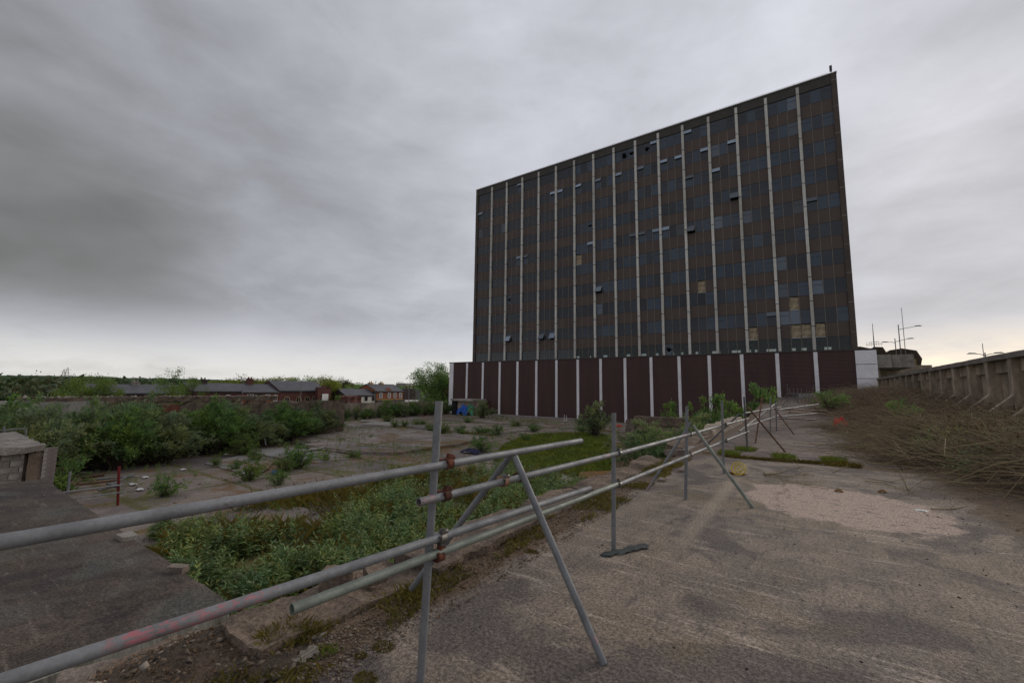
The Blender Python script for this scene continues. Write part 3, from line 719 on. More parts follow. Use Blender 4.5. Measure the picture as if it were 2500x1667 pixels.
# lean-to at the foot of the podium, box on legs at its left end
sh = thing('loading_bay_shelter', 'small dark doorway under a concrete canopy at the podium foot', 'shelter', (-50.8, 58.5, ZS))
MB().box(-53.3, -48.3, 57.6, 61.8, -.62, -.28).build('canopy', 'concrete_pale', sh)
MB().box(-53.2, -52.2, 57.9, 61.7, ZS, -.63).build('doorway_shade', 'unlit_interior', sh)  # solid near-black box: the shade inside the opening is painted on
MB().box(-52.15, -48.5, 58.3, 61.7, ZS, -.63).build('side_wall', 'concrete_wall', sh)
bx = thing('duct_housing', 'weathered brown plant box on a steel frame left of the podium', 'plant box', (-62.5, 66.8, -5.6))
MB().box(-63.4, -61.7, 66, 67.6, 1.55, 2.5).build('upper_box', 'rust_pale', bx); MB().box(-63.4, -61.7, 66, 67.6, .4, 1.4).build('lower_box', 'rust_pale', bx)
mb = MB()
for x in (-63.3, -61.8):
    for y in (66.1, 67.5): mb.box(x - .06, x + .06, y - .06, y + .06, -5.6, 2.6)
mb.build('frame', 'steel_dark', bx)

# ------------------------------------------------------------------ right hand: retaining wall
WX = 7.0
wall = thing('retaining_wall', 'long weathered concrete retaining wall with piers above the dead brush', 'wall', (WX, 35, 0))
pr0, PS = 2.2, 2.6
py_ = [24.86 - PS * 6 + PS * k for k in range(21)]
py_ = [y for y in py_ if y < 61.6]
for i, y in enumerate(py_):
    MB().rough(WX - .30, WX + .26, y - .20, y + .20, -.4, 3.12, .45, .012, i).build('pier', 'concrete_wall', wall)
    y2 = py_[i + 1] if i + 1 < len(py_) else 61.6
    MB().rough(WX + .08 + .03 * rnd.random(), WX + .24, y + .20, y2 - .20, -.4, 2.62, .6, .01, i + 50).build('panel', 'concrete_wall', wall)
    MB().rough(WX - .06, WX + .26, y + .20, y2 - .20, 2.62, 3.12, .5, .012, i + 90).build('top_beam', 'concrete_wall', wall)
mb = MB(); mb.rough(WX - .36, WX + .34, py_[0] - 1, 61.7, 3.12, 3.34, .7, .015, 8); mb.build('coping', 'concrete', wall)
for i, y in enumerate(py_):
    if i % 1 == 0 and y < 46: MB().beam((WX - .12, y, 1.7), (WX - 2.0, y - .1, -.1), .26, .24).build('raking_strut', 'concrete_wall', wall)

# concrete bridge end beyond the podium
br = thing('concrete_walkway', 'pale concrete walkway end jutting out right of the podium', 'walkway', (9.4, 74, 0))
MB().rough(7.55, 9.1, 69.9, 70.2, 4.86, 6.5, .8, .01, 2).build('pale_panel', 'concrete_pale', br)
MB().rough(9.13, 11.15, 69.86, 70.2, 4.86, 6.46, .8, .01, 3).build('stained_panel', 'concrete', br)
MB().box(7.5, 11.15, 70.2, 84, 4.9, 5.3).build('deck_slab', 'concrete', br)
MB().box(10.9, 11.15, 70.2, 84, 5.3, 6.44).build('side_parapet', 'concrete', br)
MB().box(7.5, 8.0, 70.6, 84, -.5, 4.9).build('abutment', 'concrete_wall', br)
MB().box(9.0, 14.5, 80, 80.6, -.5, 5.6).build('rear_pier', 'concrete_wall', br)
# old buildings with steep brown roofs behind it
def mansard(x0, x1, y, prof, label):
    r = thing('mansard_building', label, 'building', ((x0 + x1) / 2, y, -5.6))
    MB().box(x0 + .2, x1 - .2, y + .2, y + 12, -5.6, prof[0][1] + .02).build('wall', 'brick_dark', r)
    rf = MB().prism([(p[0], p[1]) for p in prof], 'y', y, y + 12.5).build('roof', 'roof_brown', r)
    bm = bmesh.new(); bm.from_mesh(rf.data); bmesh.ops.recalc_face_normals(bm, faces=bm.faces); bm.to_mesh(rf.data); bm.free()
    return r, rf
r1, rf1 = mansard(6.5, 12, 95, [(6.5, 5.8), (12.2, 5.8), (12.1, 7.9), (11.4, 9.52), (10.2, 9.6), (9.9, 9.3), (8.4, 9.75), (6.5, 9.7)], 'dark roofed building peeping between the podium and the walkway')
r2, rf2 = mansard(11.6, 16.9, 97, [(11.6, 4.6), (17.0, 4.6), (16.95, 5.9), (16.3, 6.5), (16.5, 7.5), (15.9, 8.9), (14.1, 9.35), (12.5, 9.1), (11.7, 8.3)], 'brown mansard roofed building behind the concrete walkway')
MB().box(15.1, 15.7, 96.85, 97.0, 6.4, 7.5).build('dormer', 'stone_yellow', rf2)
# street lamps and masts
def lamp(x, y, z0, z1, arms, label, mast=None):
    r = thing('street_lamp', label, 'street lamp', (x, y, z0), 'street lamps on the road above the wall')
    MB().tube((x, y, z0), (x, y, z1), .11, .06, 8).build('pole', 'lamp_grey', r)
    for (dx_, dz_, z) in arms:
        MB().path([(x, y, z - .25), (x + dx_ * .5, y, z - .05), (x + dx_, y, z + dz_)], .045, .035, 6).build('arm', 'lamp_grey', r)
        s_ = 1 if dx_ > 0 else -1
        h = MB(); h.add([(x + dx_ - s_ * .1, y - .13, z + dz_), (x + dx_ + s_ * .85, y - .16, z + dz_ + .02), (x + dx_ + s_ * .85, y + .16, z + dz_ + .02), (x + dx_ - s_ * .1, y + .13, z + dz_), (x + dx_ + s_ * .05, y, z + dz_ + .13), (x + dx_ + s_ * .6, y, z + dz_ + .17)], [(0, 1, 2, 3), (0, 4, 5, 1), (2, 5, 4, 3), (1, 5, 2), (0, 3, 4)])
        h.build('lamp_head', 'steel_dark', r)
    return r
lamp(12.88, 90, -5.5, 12.6, [(1.9, .12, 12.05)], 'street lamp with the higher single arm beside the tall mast')
lamp(12.75, 93, -5.5, 10.7, [(1.5, .12, 10.4), (-.9, -.1, 10.2)], 'street lamp with two lower arms behind the tall mast')
lamp(18.36, 75, -5.5, 6.75, [(.75, .0, 6.62), (-.75, .0, 6.62)], 'double armed street lamp rising just above the retaining wall')
def mast(x, y, z0, z1, label, bars=()):
    r = thing('antenna_mast', label, 'mast', (x, y, z0)); MB().tube((x, y, z0), (x, y, z1), .09, .03, 6).build('pole', 'lamp_grey', r)
    if bars:
        m_ = MB()
        for dz_, w in bars: m_.tube((x - w, y, z0 + dz_), (x + w, y, z0 + dz_ + .1), .035, n=5)
        for k in range(-3, 4): m_.tube((x + k * .32, y, z0 + bars[0][0] - .3), (x + k * .32, y, z0 + bars[0][0] + .45), .02, n=4)
        m_.build('aerial', 'lamp_grey', r)
mast(13.44, 90, -5.5, 15.3, 'tallest thin mast next to the street lamp arms')
mast(10.28, 95, 9.5, 13.7, 'thin mast with spiky aerials on the dark roof', [(.5, 1.1), (.85, .7)])
mast(18.38, 75.6, -5.5, 7.95, 'thin mast over the double armed lamp')

# ------------------------------------------------------------------ boundary fence and houses
fen = thing('panel_fence', 'grey concrete panel fence along the far side of the site', 'fence', (-57, 40, ZS))
fy = [18 + 2.12 * k for k in range(20)]
for i, y in enumerate(fy[:-1]):
    MB().box(-57.12, -56.9, y - .08, y + .08, ZS - .3, -.70).build('post', 'concrete_wall', fen)
    for k in range(3):
        MB().rough(-57.06 + rnd.uniform(0, .02), -56.98, y + .08, fy[i + 1] - .08, ZS - .1 + .82 * k, ZS - .1 + .82 * (k + 1) - .015, .8, .006, i + k).build('panel', 'concrete_wall', fen)

def window(parent, x, y0, y1, z0, z1, cross=True, arch=False, frame='white_paint', wide=.09):
    f = MB(); e = wide
    if not arch:
        f.box(x, x + .06, y0, y1, z0, z0 + e); f.box(x, x + .06, y0, y1, z1 - e, z1); f.box(x, x + .06, y0, y0 + e, z0 + e, z1 - e); f.box(x, x + .06, y1 - e, y1, z0 + e, z1 - e)
    else:
        cy_, r = (y0 + y1) / 2, (y1 - y0) / 2; n = 10
        pts = [(cy_ + r * math.cos(math.pi * k / n), z1 - r + r * math.sin(math.pi * k / n)) for k in range(n + 1)]
        inn = [(cy_ + (r - e) * math.cos(math.pi * k / n), z1 - r + (r - e) * math.sin(math.pi * k / n)) for k in range(n + 1)]
        f.add([(x + .06, *p) for p in pts] + [(x + .06, *p) for p in inn], [(i, i + 1, n + 2 + i, n + 1 + i) for i in range(n)])
        f.box(x, x + .06, y0, y0 + e, z0, z1 - r); f.box(x, x + .06, y1 - e, y1, z0, z1 - r); f.box(x, x + .06, y0, y1, z0, z0 + e)
    if cross: f.box(x + .005, x + .05, (y0 + y1) / 2 - .035, (y0 + y1) / 2 + .035, z0 + e, z1 - e); f.box(x + .005, x + .05, y0 + e, y1 - e, (z0 + z1) / 2 - .035, (z0 + z1) / 2 + .035)
    o = f.build('window', frame, parent)
    p = MB()
    if arch: p.add([(x + .03, y0 + e, z0 + e)] + [(x + .03, y1 - e, z0 + e)] + [(x + .03, *q) for q in inn], [tuple(range(len(inn) + 2))])
    else: p.box(x + .012, x + .03, y0 + e, y1 - e, z0 + e, z1 - e)
    p.build('pane', 'glass_dark', o)
    return o
def house(name, label, y0, y1, ze, zr, wallm, roofm='slate', x=-85, depth=8, zb=-5.6, chim=(), cat='house', group=None, over=.25):
    r = thing(name, label, cat, (x - depth / 2, (y0 + y1) / 2, zb), group)
    xb = x - depth; xm = x - depth / 2
    MB().prism([(xb, zb), (x, zb), (x, ze), (xm, zr - .12), (xb, ze)], 'y', y0, y1).build('wall', wallm, r)
    rf = MB(); t_ = .14; k = (zr - ze) / (depth / 2)
    rf.prism([(x + over, ze - over * k), (x + over, ze - over * k + t_), (xm, zr + t_), (xb - over, ze - over * k + t_), (xb - over, ze - over * k), (xm, zr)], 'y', y0 - .06, y1 + .06)
    ro = rf.build('roof', roofm, r)
    MB().box(x + .02, x + .14, y0, y1, ze - .32, ze - .18).build('gutter', 'coping_dark', r)
    for cyy, w, h, cm in chim:
        ch = MB().box(xm - .45, xm + .45, cyy - w / 2, cyy + w / 2, zr - .5, zr + h).box(xm - .52, xm + .52, cyy - w / 2 - .07, cyy + w / 2 + .07, zr + h, zr + h + .12)
        for q in (-.25, .25): ch.tube((xm, cyy + q * w, zr + h + .1), (xm, cyy + q * w, zr + h + .5), .13, .11, 6)
        ch.build('chimney', cm, ro)
    return r
XF = -85
h1 = house('terraced_house', 'long low grey slate roof seen behind the ruined wall', 16, 27.6, .25, 1.5, 'brick_dark', chim=[(21.9, .9, .35, 'concrete')])
h2 = house('terraced_house', 'brick terrace with two chimneys and dark slate roof, left part', 28.3, 36.0, .58, 1.9, 'brick_dark', chim=[(31.2, 1.1, .6, 'brick_black')])
window(h2, XF + .01, 33.2, 34.4, -1.2, .0, arch=True)
h3 = house('terraced_house', 'brick terrace adjoining the arched brick hall, with arched white door', 36.06, 42.7, .42, 1.85, 'brick_orange', chim=[(39.0, .9, 1.0, 'brick_dark')])
window(h3, XF + .01, 37.0, 38.1, -1.0, .1); window(h3, XF + .01, 40.2, 41.1, -1.1, .0); window(h3, XF + .01, 41.7, 42.5, -1.3, .0, arch=True); MB().box(XF + .01, XF + .05, 38.4, 39.6, -5.5, .2).build('black_panel', 'brick_black', h3)
h4 = house('brick_hall', 'dark red brick hall with arched windows and grey roof', 42.8, 52.6, .74, 2.62, 'brick_dark', depth=9)
for y in (43.8, 46.2, 48.0, 49.6): window(h4, XF + .01, y, y + 1.15, -3.0, -.35, arch=True, cross=True, frame='stone_yellow', wide=.12)
MB().prism([(50.2, -5.6), (53.1, -5.6), (53.1, .9), (52.4, 1.0), (51.7, 1.9), (51.0, 1.0), (50.2, .9)], 'x', XF, XF + 1.2).build('gable_front', 'brick_dark', h4)
MB().box(XF + 1.22, XF + 1.3, 51.1, 52.5, -1.3, .1).build('white_board', 'white_paint', h4)
for y in (50.45, 52.85): MB().box(XF + .1, XF + 1.1, y - .3, y + .3, .9, 1.5).build('gable_pier', 'brick_dark', h4)
h5 = house('cottage', 'black painted cottage with two white windows', 57.3, 61.6, -.25, 1.1, 'brick_black', depth=6)
window(h5, XF + .01, 58.3, 59.3, -1.6, -.45, wide=.16); window(h5, XF + .01, 60.0, 61.0, -1.6, -.45, wide=.16)
h6 = house('cottage', 'white rendered cottage beside the black cottage', 61.66, 65.5, -.25, 1.02, 'render_white', depth=6)
for y in (62.6, 64.6): window(h6, XF + .01, y, y + .75, -1.6, -.45, frame='brick_black')
h7 = house('brick_pub', 'orange brick pub with grey slate roof and small central gable', 65.7, 74.15, .68, 2.3, 'brick_orange', depth=8, chim=[(67.0, 1.0, .3, 'stone_yellow'), (70.2, .9, .3, 'stone_yellow')])
for y in (66.7, 69.2, 71.0, 72.8): window(h7, XF + .01, y, y + .85, -.95, .25, wide=.12)
MB().prism([(68.6, .6), (70.6, .6), (69.6, 1.5)], 'x', XF - 1.5, XF + .1).build('gable', 'brick_orange', h7)
MB().box(XF + .02, XF + .1, 65.8, 74.1, .38, .5).box(XF + .02, XF + .12, 65.8, 74.1, -1.45, -1.25).build('string_course', 'stone_yellow', h7)
MB().box(XF + .02, XF + .25, 65.9, 74.0, -2.2, -1.5).build('shop_fascia', 'coping_dark', h7)
MB().prism([(65.7, -5.6), (65.7, .6), (65.72, .6), (65.72, -5.6)], 'x', XF - 8, XF).build('end_render', 'stone_yellow', h7)
h8 = thing('derelict_building', 'derelict dark brick block with broken upper storey and flat roof', 'building', (-88, 77.5, -5.6))
MB().rough(-92, -85, 74.3, 78.3, -5.6, 1.15, .9, .03, 3).build('wall', 'brick_black', h8); MB().box(-90, -86, 75.9, 79, 2.1, 2.75).build('roof_cabin', 'concrete_pale', h8)
for y in (76.1, 77.2, 78.6): MB().box(-86.3, -86, y - .12, y + .12, 1.1, 2.1).build('column', 'brick_dark', h8)
MB().prism([(78.35, -5.6), (81.6, -5.6), (81.6, 1.2), (79.2, 1.4), (78.35, 1.0)], 'x', -91, -86.5).build('grey_side_block', 'slate', h8)
MB().box(-84.9, -84.7, 74.5, 79.5, -2.6, -1.55).build('white_hoarding', 'white_paint', h8)
MB().rough(-84, -79, 54.0, 57.2, -5.6, -.35, .8, .3, 5).build('ivy_outhouse', 'brick_dark', None)
tag(bpy.data.objects['ivy_outhouse'], 'low dark brick outhouse between the hall and the black cottage', 'outhouse')
def streetlight(px, py0, py1, X, label):
    a = AX(px, py0, X); r = thing('lamp_post', label, 'lamp post', (a[0], a[1], -5.5), 'slim lamp posts in the street of houses')
    MB().tube((a[0], a[1], -5.5), (a[0], a[1], a[2]), .09, .05, 6).build('pole', 'lamp_grey', r)
    MB().box(a[0] - .1, a[0] + .5, a[1] - .08, a[1] + .08, a[2] - .02, a[2] + .08).build('lamp_head', 'lamp_grey', r)
streetlight(*(P6(343, 300)[0], P6(343, 310)[1], 0), -78, 'slim grey lamp post in front of the low terrace')
streetlight(*(P6(868, 300)[0], P6(868, 292)[1], 0), -76, 'slim grey lamp post in front of the brick hall')
streetlight(*(P6(1530, 300)[0], P6(1530, 300)[1], 0), -80, 'slim lamp post between the white cottage and the pub')
streetlight(*(P6(1832, 300)[0], P6(1832, 335)[1], 0), -78, 'slim lamp post in front of the derelict block')
for px, top in ((P5(575, 190), 'left'), (P5(608, 172), 'right')):
    a = CAMP + ray(*px) * 560 / np.linalg.norm(ray(*px)[:2])
    r = thing('pylon', 'thin lattice pylon on the far left hill, ' + ('shorter one' if top == 'left' else 'taller one'), 'pylon', (a[0], a[1], 5.))
    m_ = MB()
    for s1 in (-1, 1):
        for s2 in (-1, 1): m_.tube((a[0] + s1 * 1.6, a[1] + s2 * 1.6, 5), (a[0] + s1 * .25, a[1] + s2 * .25, a[2]), .16, .1, 4)
    for k in range(5):
        u = (k + .6) / 5.2; z = 5 + (a[2] - 5) * u; w = 1.6 - 1.35 * u; m_.tube((a[0] - w, a[1] - w, z), (a[0] + w, a[1] + w, z + 1.2), .1, n=4); m_.tube((a[0] + w, a[1] - w, z), (a[0] - w, a[1] + w, z + 1.2), .1, n=4)
    m_.build('lattice', 'lamp_grey', r)
    m2 = MB()
    for k in range(2): m2.tube((a[0], a[1] - 2.6, a[2] - 2 - 3 * k), (a[0], a[1] + 2.6, a[2] - 2 - 3 * k), .14, n=4)
    m2.build('crossarm', 'lamp_grey', r)

# ------------------------------------------------------------------ ruins on the left
ruin = thing('ruined_wall', 'long broken concrete wall topped with rubble behind the bushes', 'wall', (-40, 12, ZS))
MB().rough(-40.35, -39.9, 5.2, 8.2, ZS - .2, .50, .4, .05, 1).build('pale_section', 'concrete_pale', ruin)
MB().rough(-40.4, -39.95, 8.2, 27, ZS - .2, .30, .5, .08, 2, drop=.3).build('long_section', 'concrete_rough', ruin)
MB().rough(-41.4, -40.0, 4.4, 20, .38, .72, .35, .10, 7).build('roof_slab', 'concrete_rough', ruin)
MB().rough(-40.5, -39.8, 3.6, 5.2, ZS - .2, .62, .4, .10, 9, drop=.5).build('end_pillar', 'block', ruin)
MB().rough(-40.4, -39.85, 11.0, 12.6, -.4, .15, .3, .03, 8).build('brick_patch', 'brick', ruin)
# block hut
hut = thing('block_hut', 'roofless grey block hut under a broken concrete slab', 'hut', (-23, 2.5, ZS))
HXF, HZ = -22.6, -.72
MB().rough(-29, -22.25, -3.5, 3.2, HZ, HZ + .24, .22, .07, 12).build('roof_slab', 'concrete', hut)
row = 0; z = ZS
bl = {}
while z < HZ - .05:
    y = -2.6 - (.22 if row % 2 else 0)
    while y < 2.75:
        L_ = .44
        y1 = min(y + L_, 2.78)
        if y1 - y > .08:
            key = round(y1 - y, 2)
            if key not in bl: bl[key] = MB().box(0, .12, .006, key - .006, .006, .214).mesh('block')
            raw('block', bl[key], 'block', hut, (HXF + rnd.uniform(-.012, .012) - hut['_o'][0], y - hut['_o'][1], z - hut['_o'][2]))
        y += L_
    z += .22; row += 1
MB().box(-22.7, -22.58, -2.7, 2.85, ZS, HZ).build('mortar', 'concrete_rough', hut)
MB().rough(-22.75, -22.4, 2.86, 3.2, ZS, HZ + .02, .3, .03, 4).build('pillar', 'concrete_rough', hut)
z = ZS; row = 0
bw = MB().box(0, .11, .004, .335, .004, .146).mesh('white_brick')
while z < HZ + .08:
    y = 3.2
    for q in range(1):
        raw('brick', bw, 'block_white', hut, (-22.47 + rnd.uniform(-.012, .012) - hut['_o'][0], y + .22 * q - hut['_o'][1], z - hut['_o'][2]))
    z += .15; row += 1
MB().box(-22.6, -22.39, 3.22, 3.55, ZS, HZ + .10).build('mortar', 'concrete_rough', hut)

# broken concrete wall by the deck, far end
cw = thing('broken_beam_wall', 'broken concrete wall stub with cracked beam, sticking out of the bushes', 'wall stub', (-10, 36, ZS))
MB().rough(-12.1, -7.4, 35.9, 36.5, -1.15, -.5, .3, .05, 3).build('beam', 'concrete_rough', cw)
MB().rough(-12.0, -6.6, 36.1, 36.5, ZS, -1.18, .4, .04, 4).build('wall', 'concrete_wall', cw)
MB().rough(-12.75, -12.0, 35.7, 36.4, ZS, -.55, .25, .12, 5, drop=.5).build('broken_end', 'rubble', cw)
kb = thing('concrete_plinth', 'low concrete plinth against the podium at the end of the deck', 'plinth', (-.1, 60, .9))
MB().rough(-.6, 2.2, 59.4, 61.8, .6, 1.55, .5, .03, 2).build('block', 'concrete_pale', kb)
# kerb along the deck edge, in broken lengths
kerb = thing('deck_kerb', 'broken concrete edge beam along the deck beneath the scaffold rails', 'kerb', (-3.1, 6, -.3))
yy = 1.45
for L_, dz_, dx_, sd in ((1.5, -.05, -.03, 2), (1.9, .0, .02, 3), (1.7, -.04, -.03, 4), (2.4, -.02, 0, 5), (2.6, -.06, -.02, 6)):
    MB().rough(-3.46 + dx_, -2.84 + dx_, yy, yy + L_ - .03, -1.1, .09 + dz_, .09, .05, sd, 3.2, drop=.2).build('kerb_length', 'concrete_rough', kerb); yy += L_
ledge = thing('edge_ledge', 'raised concrete ledge at the edge of the far deck', 'ledge', (-3, 20, 0))
MB().rough(-3.6, -2.9, 13.6, 17.5, -1.6, .1, .3, .05, 11, drop=.2).build('near_length', 'concrete_rough', ledge)
MB().rough(-3.5, -2.95, 17.6, 27, -1.6, .28, .4, .05, 12, drop=.2).build('far_length', 'concrete_wall', ledge)

# ------------------------------------------------------------------ scaffold barrier
RT = .0242
def V3(p): return Vector([float(q) for q in p])
posts = {}
def toward(p, dlt=.05):   # shift a point a little towards the deck side (rails are clamped to the near face of the posts)
    return (p[0] + dlt, p[1] - .01, p[2])
def onplane(px, py, a, b_, off=0.):
    a = np.array(a[:2]); b_ = np.array(b_[:2]); dv = (b_ - a) / np.linalg.norm(b_ - a); nn = np.array([dv[1], -dv[0]])
    r = ray(px, py); t_ = (np.dot(nn, a) + off) / np.dot(nn, r[:2]); return CAMP + r * t_
scaf = thing('scaffold_barrier', 'grey scaffold tube guard rail with rusty clamps along the deck edge', 'scaffold barrier', (-1.9, 1.9, 0))
SO = scaf['_o']
B1, B2, B3, B4, B5, B6, B7 = [G(*q) for q in ((1026, 1662), (1498, 1343), (1674, 1219), (1766.7, 1156.3), (1824.7, 1100.5), (1844.3, 1081.4), (1880.5, 1057))]
def tubepart(name, p, q, mat, parent=scaf, hollow=True, n=16):
    return MB().tube(p, q, RT, n=n, hollow=hollow).build(name, mat, parent)
def loc_s(p): return tuple(float(p[i]) - SO[i] for i in range(3))
T1 = AX(1072, 979, B1[0] + .04); tubepart('post', B1 + [0, 0, -.02], T1, 'galv')
tubepart('post', B2, AY(1498.7, 1007.7, B2[1]), 'galv'); tubepart('post', B3, AY(1676.8, 992, B3[1]), 'galv')
tubepart('post', B4, AY(1762.6, 978, B4[1]), 'galv'); tubepart('post', B5, AY(1816.5, 968.4, B5[1]), 'galv_dark')
OF = .052
# rails on the near face of the posts (plane through the posts, shifted to the camera side)
rail_a = lambda px, py: onplane(px, py, B1, B2, OF)
rail_b = lambda px, py: onplane(px, py, B2, B3, OF)
rail_c = lambda px, py: onplane(px, py, B3, B5, OF)
# near top rail and the low long rail are straight: fix by two points on the plane, then extend
def ext(p, q, k0, k1): p = V3(p); q = V3(q); return p + (q - p) * k0, p + (q - p) * k1
a, b_ = rail_a(300, 1271), rail_a(1418.4, 1075.7); a, b_ = ext(a, b_, -1.1, 1)
galv('galv_top', [(loc_s(rail_a(540, 1245)), .05)], (.08, .03, .035)); tubepart('rail', a, b_, 'galv_top')
L1a, L1b = rail_a(200, 1599), rail_a(1440, 1191.5); a, b_ = ext(L1a, L1b, -.7, 1)
galv('galv_pink', [(loc_s(rail_a(300 + 55 * k, 1566 - 18.1 * k)), .075) for k in range(7)] , (.40, .12, .14)); tubepart('rail', a, b_, 'galv_pink')
M1s = rail_a(1022, 1225.5); M1e = rail_a(1512, 1105.5)
galv('galv_pink_end', [(loc_s(M1s), .10), (loc_s(rail_a(1480, 1113)), .07), (loc_s(rail_a(1050, 1218)), .05)], (.42, .18, .19)); tubepart('rail', M1s, M1e, 'galv_pink_end')
L2s = rail_a(712.4, 1486.5); L2e = rail_a(1512, 1180)
tubepart('rail', L2s, L2e, 'galv_green')
galv('galv_pink_far', [(loc_s(rail_b(1672, 1063)), .13), (loc_s(rail_b(1690, 1108)), .10)], (.45, .2, .2))
tubepart('rail', rail_b(1514, 1106), rail_b(1690, 1058.5), 'galv_pink_far'); tubepart('rail', rail_b(1514, 1181), rail_b(1690, 1108.5), 'galv_pink_far')
tubepart('rail', rail_c(1690, 1058.5), rail_c(1826, 1021.5), 'galv'); tubepart('rail', rail_c(1690, 1108), rail_c(1828, 1052.8), 'galv')
# A-frame braces
bf = G(1474, 1619); bt = rail_a(1246, 1112); bt = V3(bt) + Vector((.045, -.01, 0))
galv('galv_brace', [(loc_s(V3(bf) + (bt - V3(bf)) * .10), .045)], (.6, .2, .22)); tubepart('brace', V3(bf), bt, 'galv_brace')
bb = V3(G(1004, 1437, .06)); tubepart('brace', bb, V3(rail_a(1250, 1116)) + Vector((-.04, .03, 0)), 'galv')
tubepart('brace', V3(G(1838.3, 1239.4)), V3(rail_c(1683, 1037.9)) + Vector((.05, 0, 0)), 'galv_green')
galv('galv_pink_foot', [(loc_s(G(1580, 1197, .0)), .28)], (.45, .16, .15)); tubepart('brace', V3(G(1579.7, 1197)), V3(rail_b(1696.7, 1031)) + Vector((-.08, .1, 0)), 'galv_pink_foot')
tubepart('brace', V3(G(1917.3, 1103.2)), V3(rail_c(1820.6, 993)) + Vector((.05, 0, 0)), 'rust_pale'); tubepart('brace', V3(G(1724, 1085.5)), V3(rail_c(1815, 1010.6)) + Vector((-.1, .1, 0)), 'galv')
# clamps: two collars, a block between them, bolts
def clamp(p, rd, pd, mat='rust', parent=scaf):
    p = V3(p); rd = Vector(rd).normalized(); pd = Vector(pd).normalized(); out = Vector((.62, -.78, 0))
    m_ = MB(); m_.tube(p - rd * .024 + rd * .045, p + rd * .024 + rd * .045, RT + .009, n=12)
    q = p - out * (2 * RT + .004)
    m_.tube(q - pd * .024, q + pd * .024, RT + .009, n=12)
    m_.beam(p + rd * .045 - out * .03, q + rd * .02, .05, .045)
    c = m_.build('clamp', mat, parent)
    b2 = MB(); up = Vector((0, 0, 1)); s = p + rd * .045 + up * (RT + .012)
    b2.tube(s - rd * .01 + out * .005, s + rd * .05 + out * .01, .008, n=8); b2.tube(s + rd * .028, s + rd * .045, .016, n=6)
    b2.beam(s - up * .012, s + up * .022 + rd * .01, .035, .022); b2.tube(s + out * .02 - up * .06, s + out * .045 - up * .005, .010, n=6)
    b2.build('bolt', 'rust' if mat == 'rust' else 'bolt_steel', c)
rdir = V3(L1b) - V3(L1a)
for px, py, mt in ((1082, 1133, 'rust'), (1075, 1212, 'rust'), (1064, 1319, 'bolt_steel'), (1058, 1362, 'rust')): clamp(rail_a(px, py), rdir, (0, 0, 1), mt)
clamp(rail_a(1263, 1167), rdir, (.4, -.2, -1), 'rust'); clamp(rail_a(1222, 1178), rdir, (-.5, .2, -1), 'rust_pale')
for px, py in ((1506, 1107), (1506, 1184)): clamp(rail_a(px, py), rdir, (0, 0, 1), 'bolt_steel')
for px, py in ((1683, 1061), (1683, 1111), (1770, 1037), (1772, 1077)): clamp(rail_b(px, py), rdir, (0, 0, 1), 'bolt_steel')
for px, py in ((1818, 1024), (1822, 1056)): clamp(rail_c(px, py), rdir, (0, 0, 1), 'rust')
# leaning and fallen tubes further along
sc2 = thing('leaning_scaffold', 'leaning rusty scaffold rails and props past the moss joint', 'scaffold barrier', tuple(float(q) for q in B7))
rail_d = lambda px, py: onplane(px, py, B5, B7, .05)
tubepart('post', V3(B6), V3(AY(1860.9, 968.4, B6[1] + .2)), 'rust_pale', sc2, n=8); tubepart('post', V3(B7), V3(AY(1881, 969.8, B7[1])), 'galv', sc2, n=8)
tubepart('post', V3(G(1896, 1052)), V3(AY(1894, 975, 21.5)), 'galv', sc2, n=8)
tubepart('rail', rail_d(1817.9, 1008.5), rail_d(1907.7, 993), 'galv', sc2, n=8); tubepart('rail', rail_d(1822, 1040.6), rail_d(1902.3, 1013.4), 'galv', sc2, n=8)
tubepart('brace', V3(G(1939, 1061)), V3(rail_d(1888.7, 994.3)), 'rust', sc2, n=8); tubepart('brace', V3(rail_d(1831.5, 1037.9)) + Vector((-.3, 0, -.2)), V3(rail_d(1895.5, 983.4)), 'galv', sc2, n=8)
def fallen(pa, pb, ya, yb, mat, label):
    p = V3(AY(*P8(*pa), ya)); q = V3(AY(*P8(*pb), yb)); r = thing('scaffold_tube', label, 'scaffold tube', tuple(p), 'scaffold tubes fallen on the far deck')
    MB().tube(p, q, .03, n=8, hollow=True).build('tube', mat, r)
fallen((1100, 662), (1460, 612), 22, 30, 'galv', 'highest fallen scaffold tube, tilted up to the right')
fallen((1110, 655), (1530, 672), 23, 29, 'rust_pale', 'thin brownish fallen tube just under the highest one')
fallen((1130, 722), (1445, 694), 22, 27, 'galv', 'fallen grey tube lying in the middle of the heap')
fallen((1110, 740), (1440, 750), 23, 26, 'galv_dark', 'lowest dark fallen tube of the heap')
fallen((1200, 684), (1520, 700), 24, 28, 'rust_pale', 'pale rusty tube lying across the fallen ones')
# upright frames at the foot of the podium
sc3 = thing('scaffolding', 'cluster of upright scaffold frames in front of the podium panels', 'scaffold', tuple(float(q) for q in AY(*P8(1290, 600), 40)))
for i, (x, yt, xb) in enumerate(((1180, 430, 1188), (1205, 462, 1208), (1240, 468, 1242), (1275, 465, 1274), (1310, 472, 1310), (1357, 480, 1340), (1381, 488, 1372), (1422, 438, 1392))):
    y = 38 + (i % 3) * 1.6
    tubepart('upright', V3(AY(*P8(xb, 605), y)), V3(AY(*P8(x, yt), y)), 'galv_far', sc3, n=6)
for (a_, b_, y) in (((1185, 513), (1400, 522), 38), ((1190, 548), (1385, 550), 38.3), ((1190, 480), (1292, 610), 37.7), ((1185, 512), (1118, 600), 37.8), ((1190, 570), (1125, 628), 37.8), ((1240, 520), (1300, 565), 39.5), ((1310, 520), (1350, 560), 41)):
    tubepart('rail', V3(AY(*P8(*a_), y)), V3(AY(*P8(*b_), y + .3)), 'galv_far', sc3, n=6)
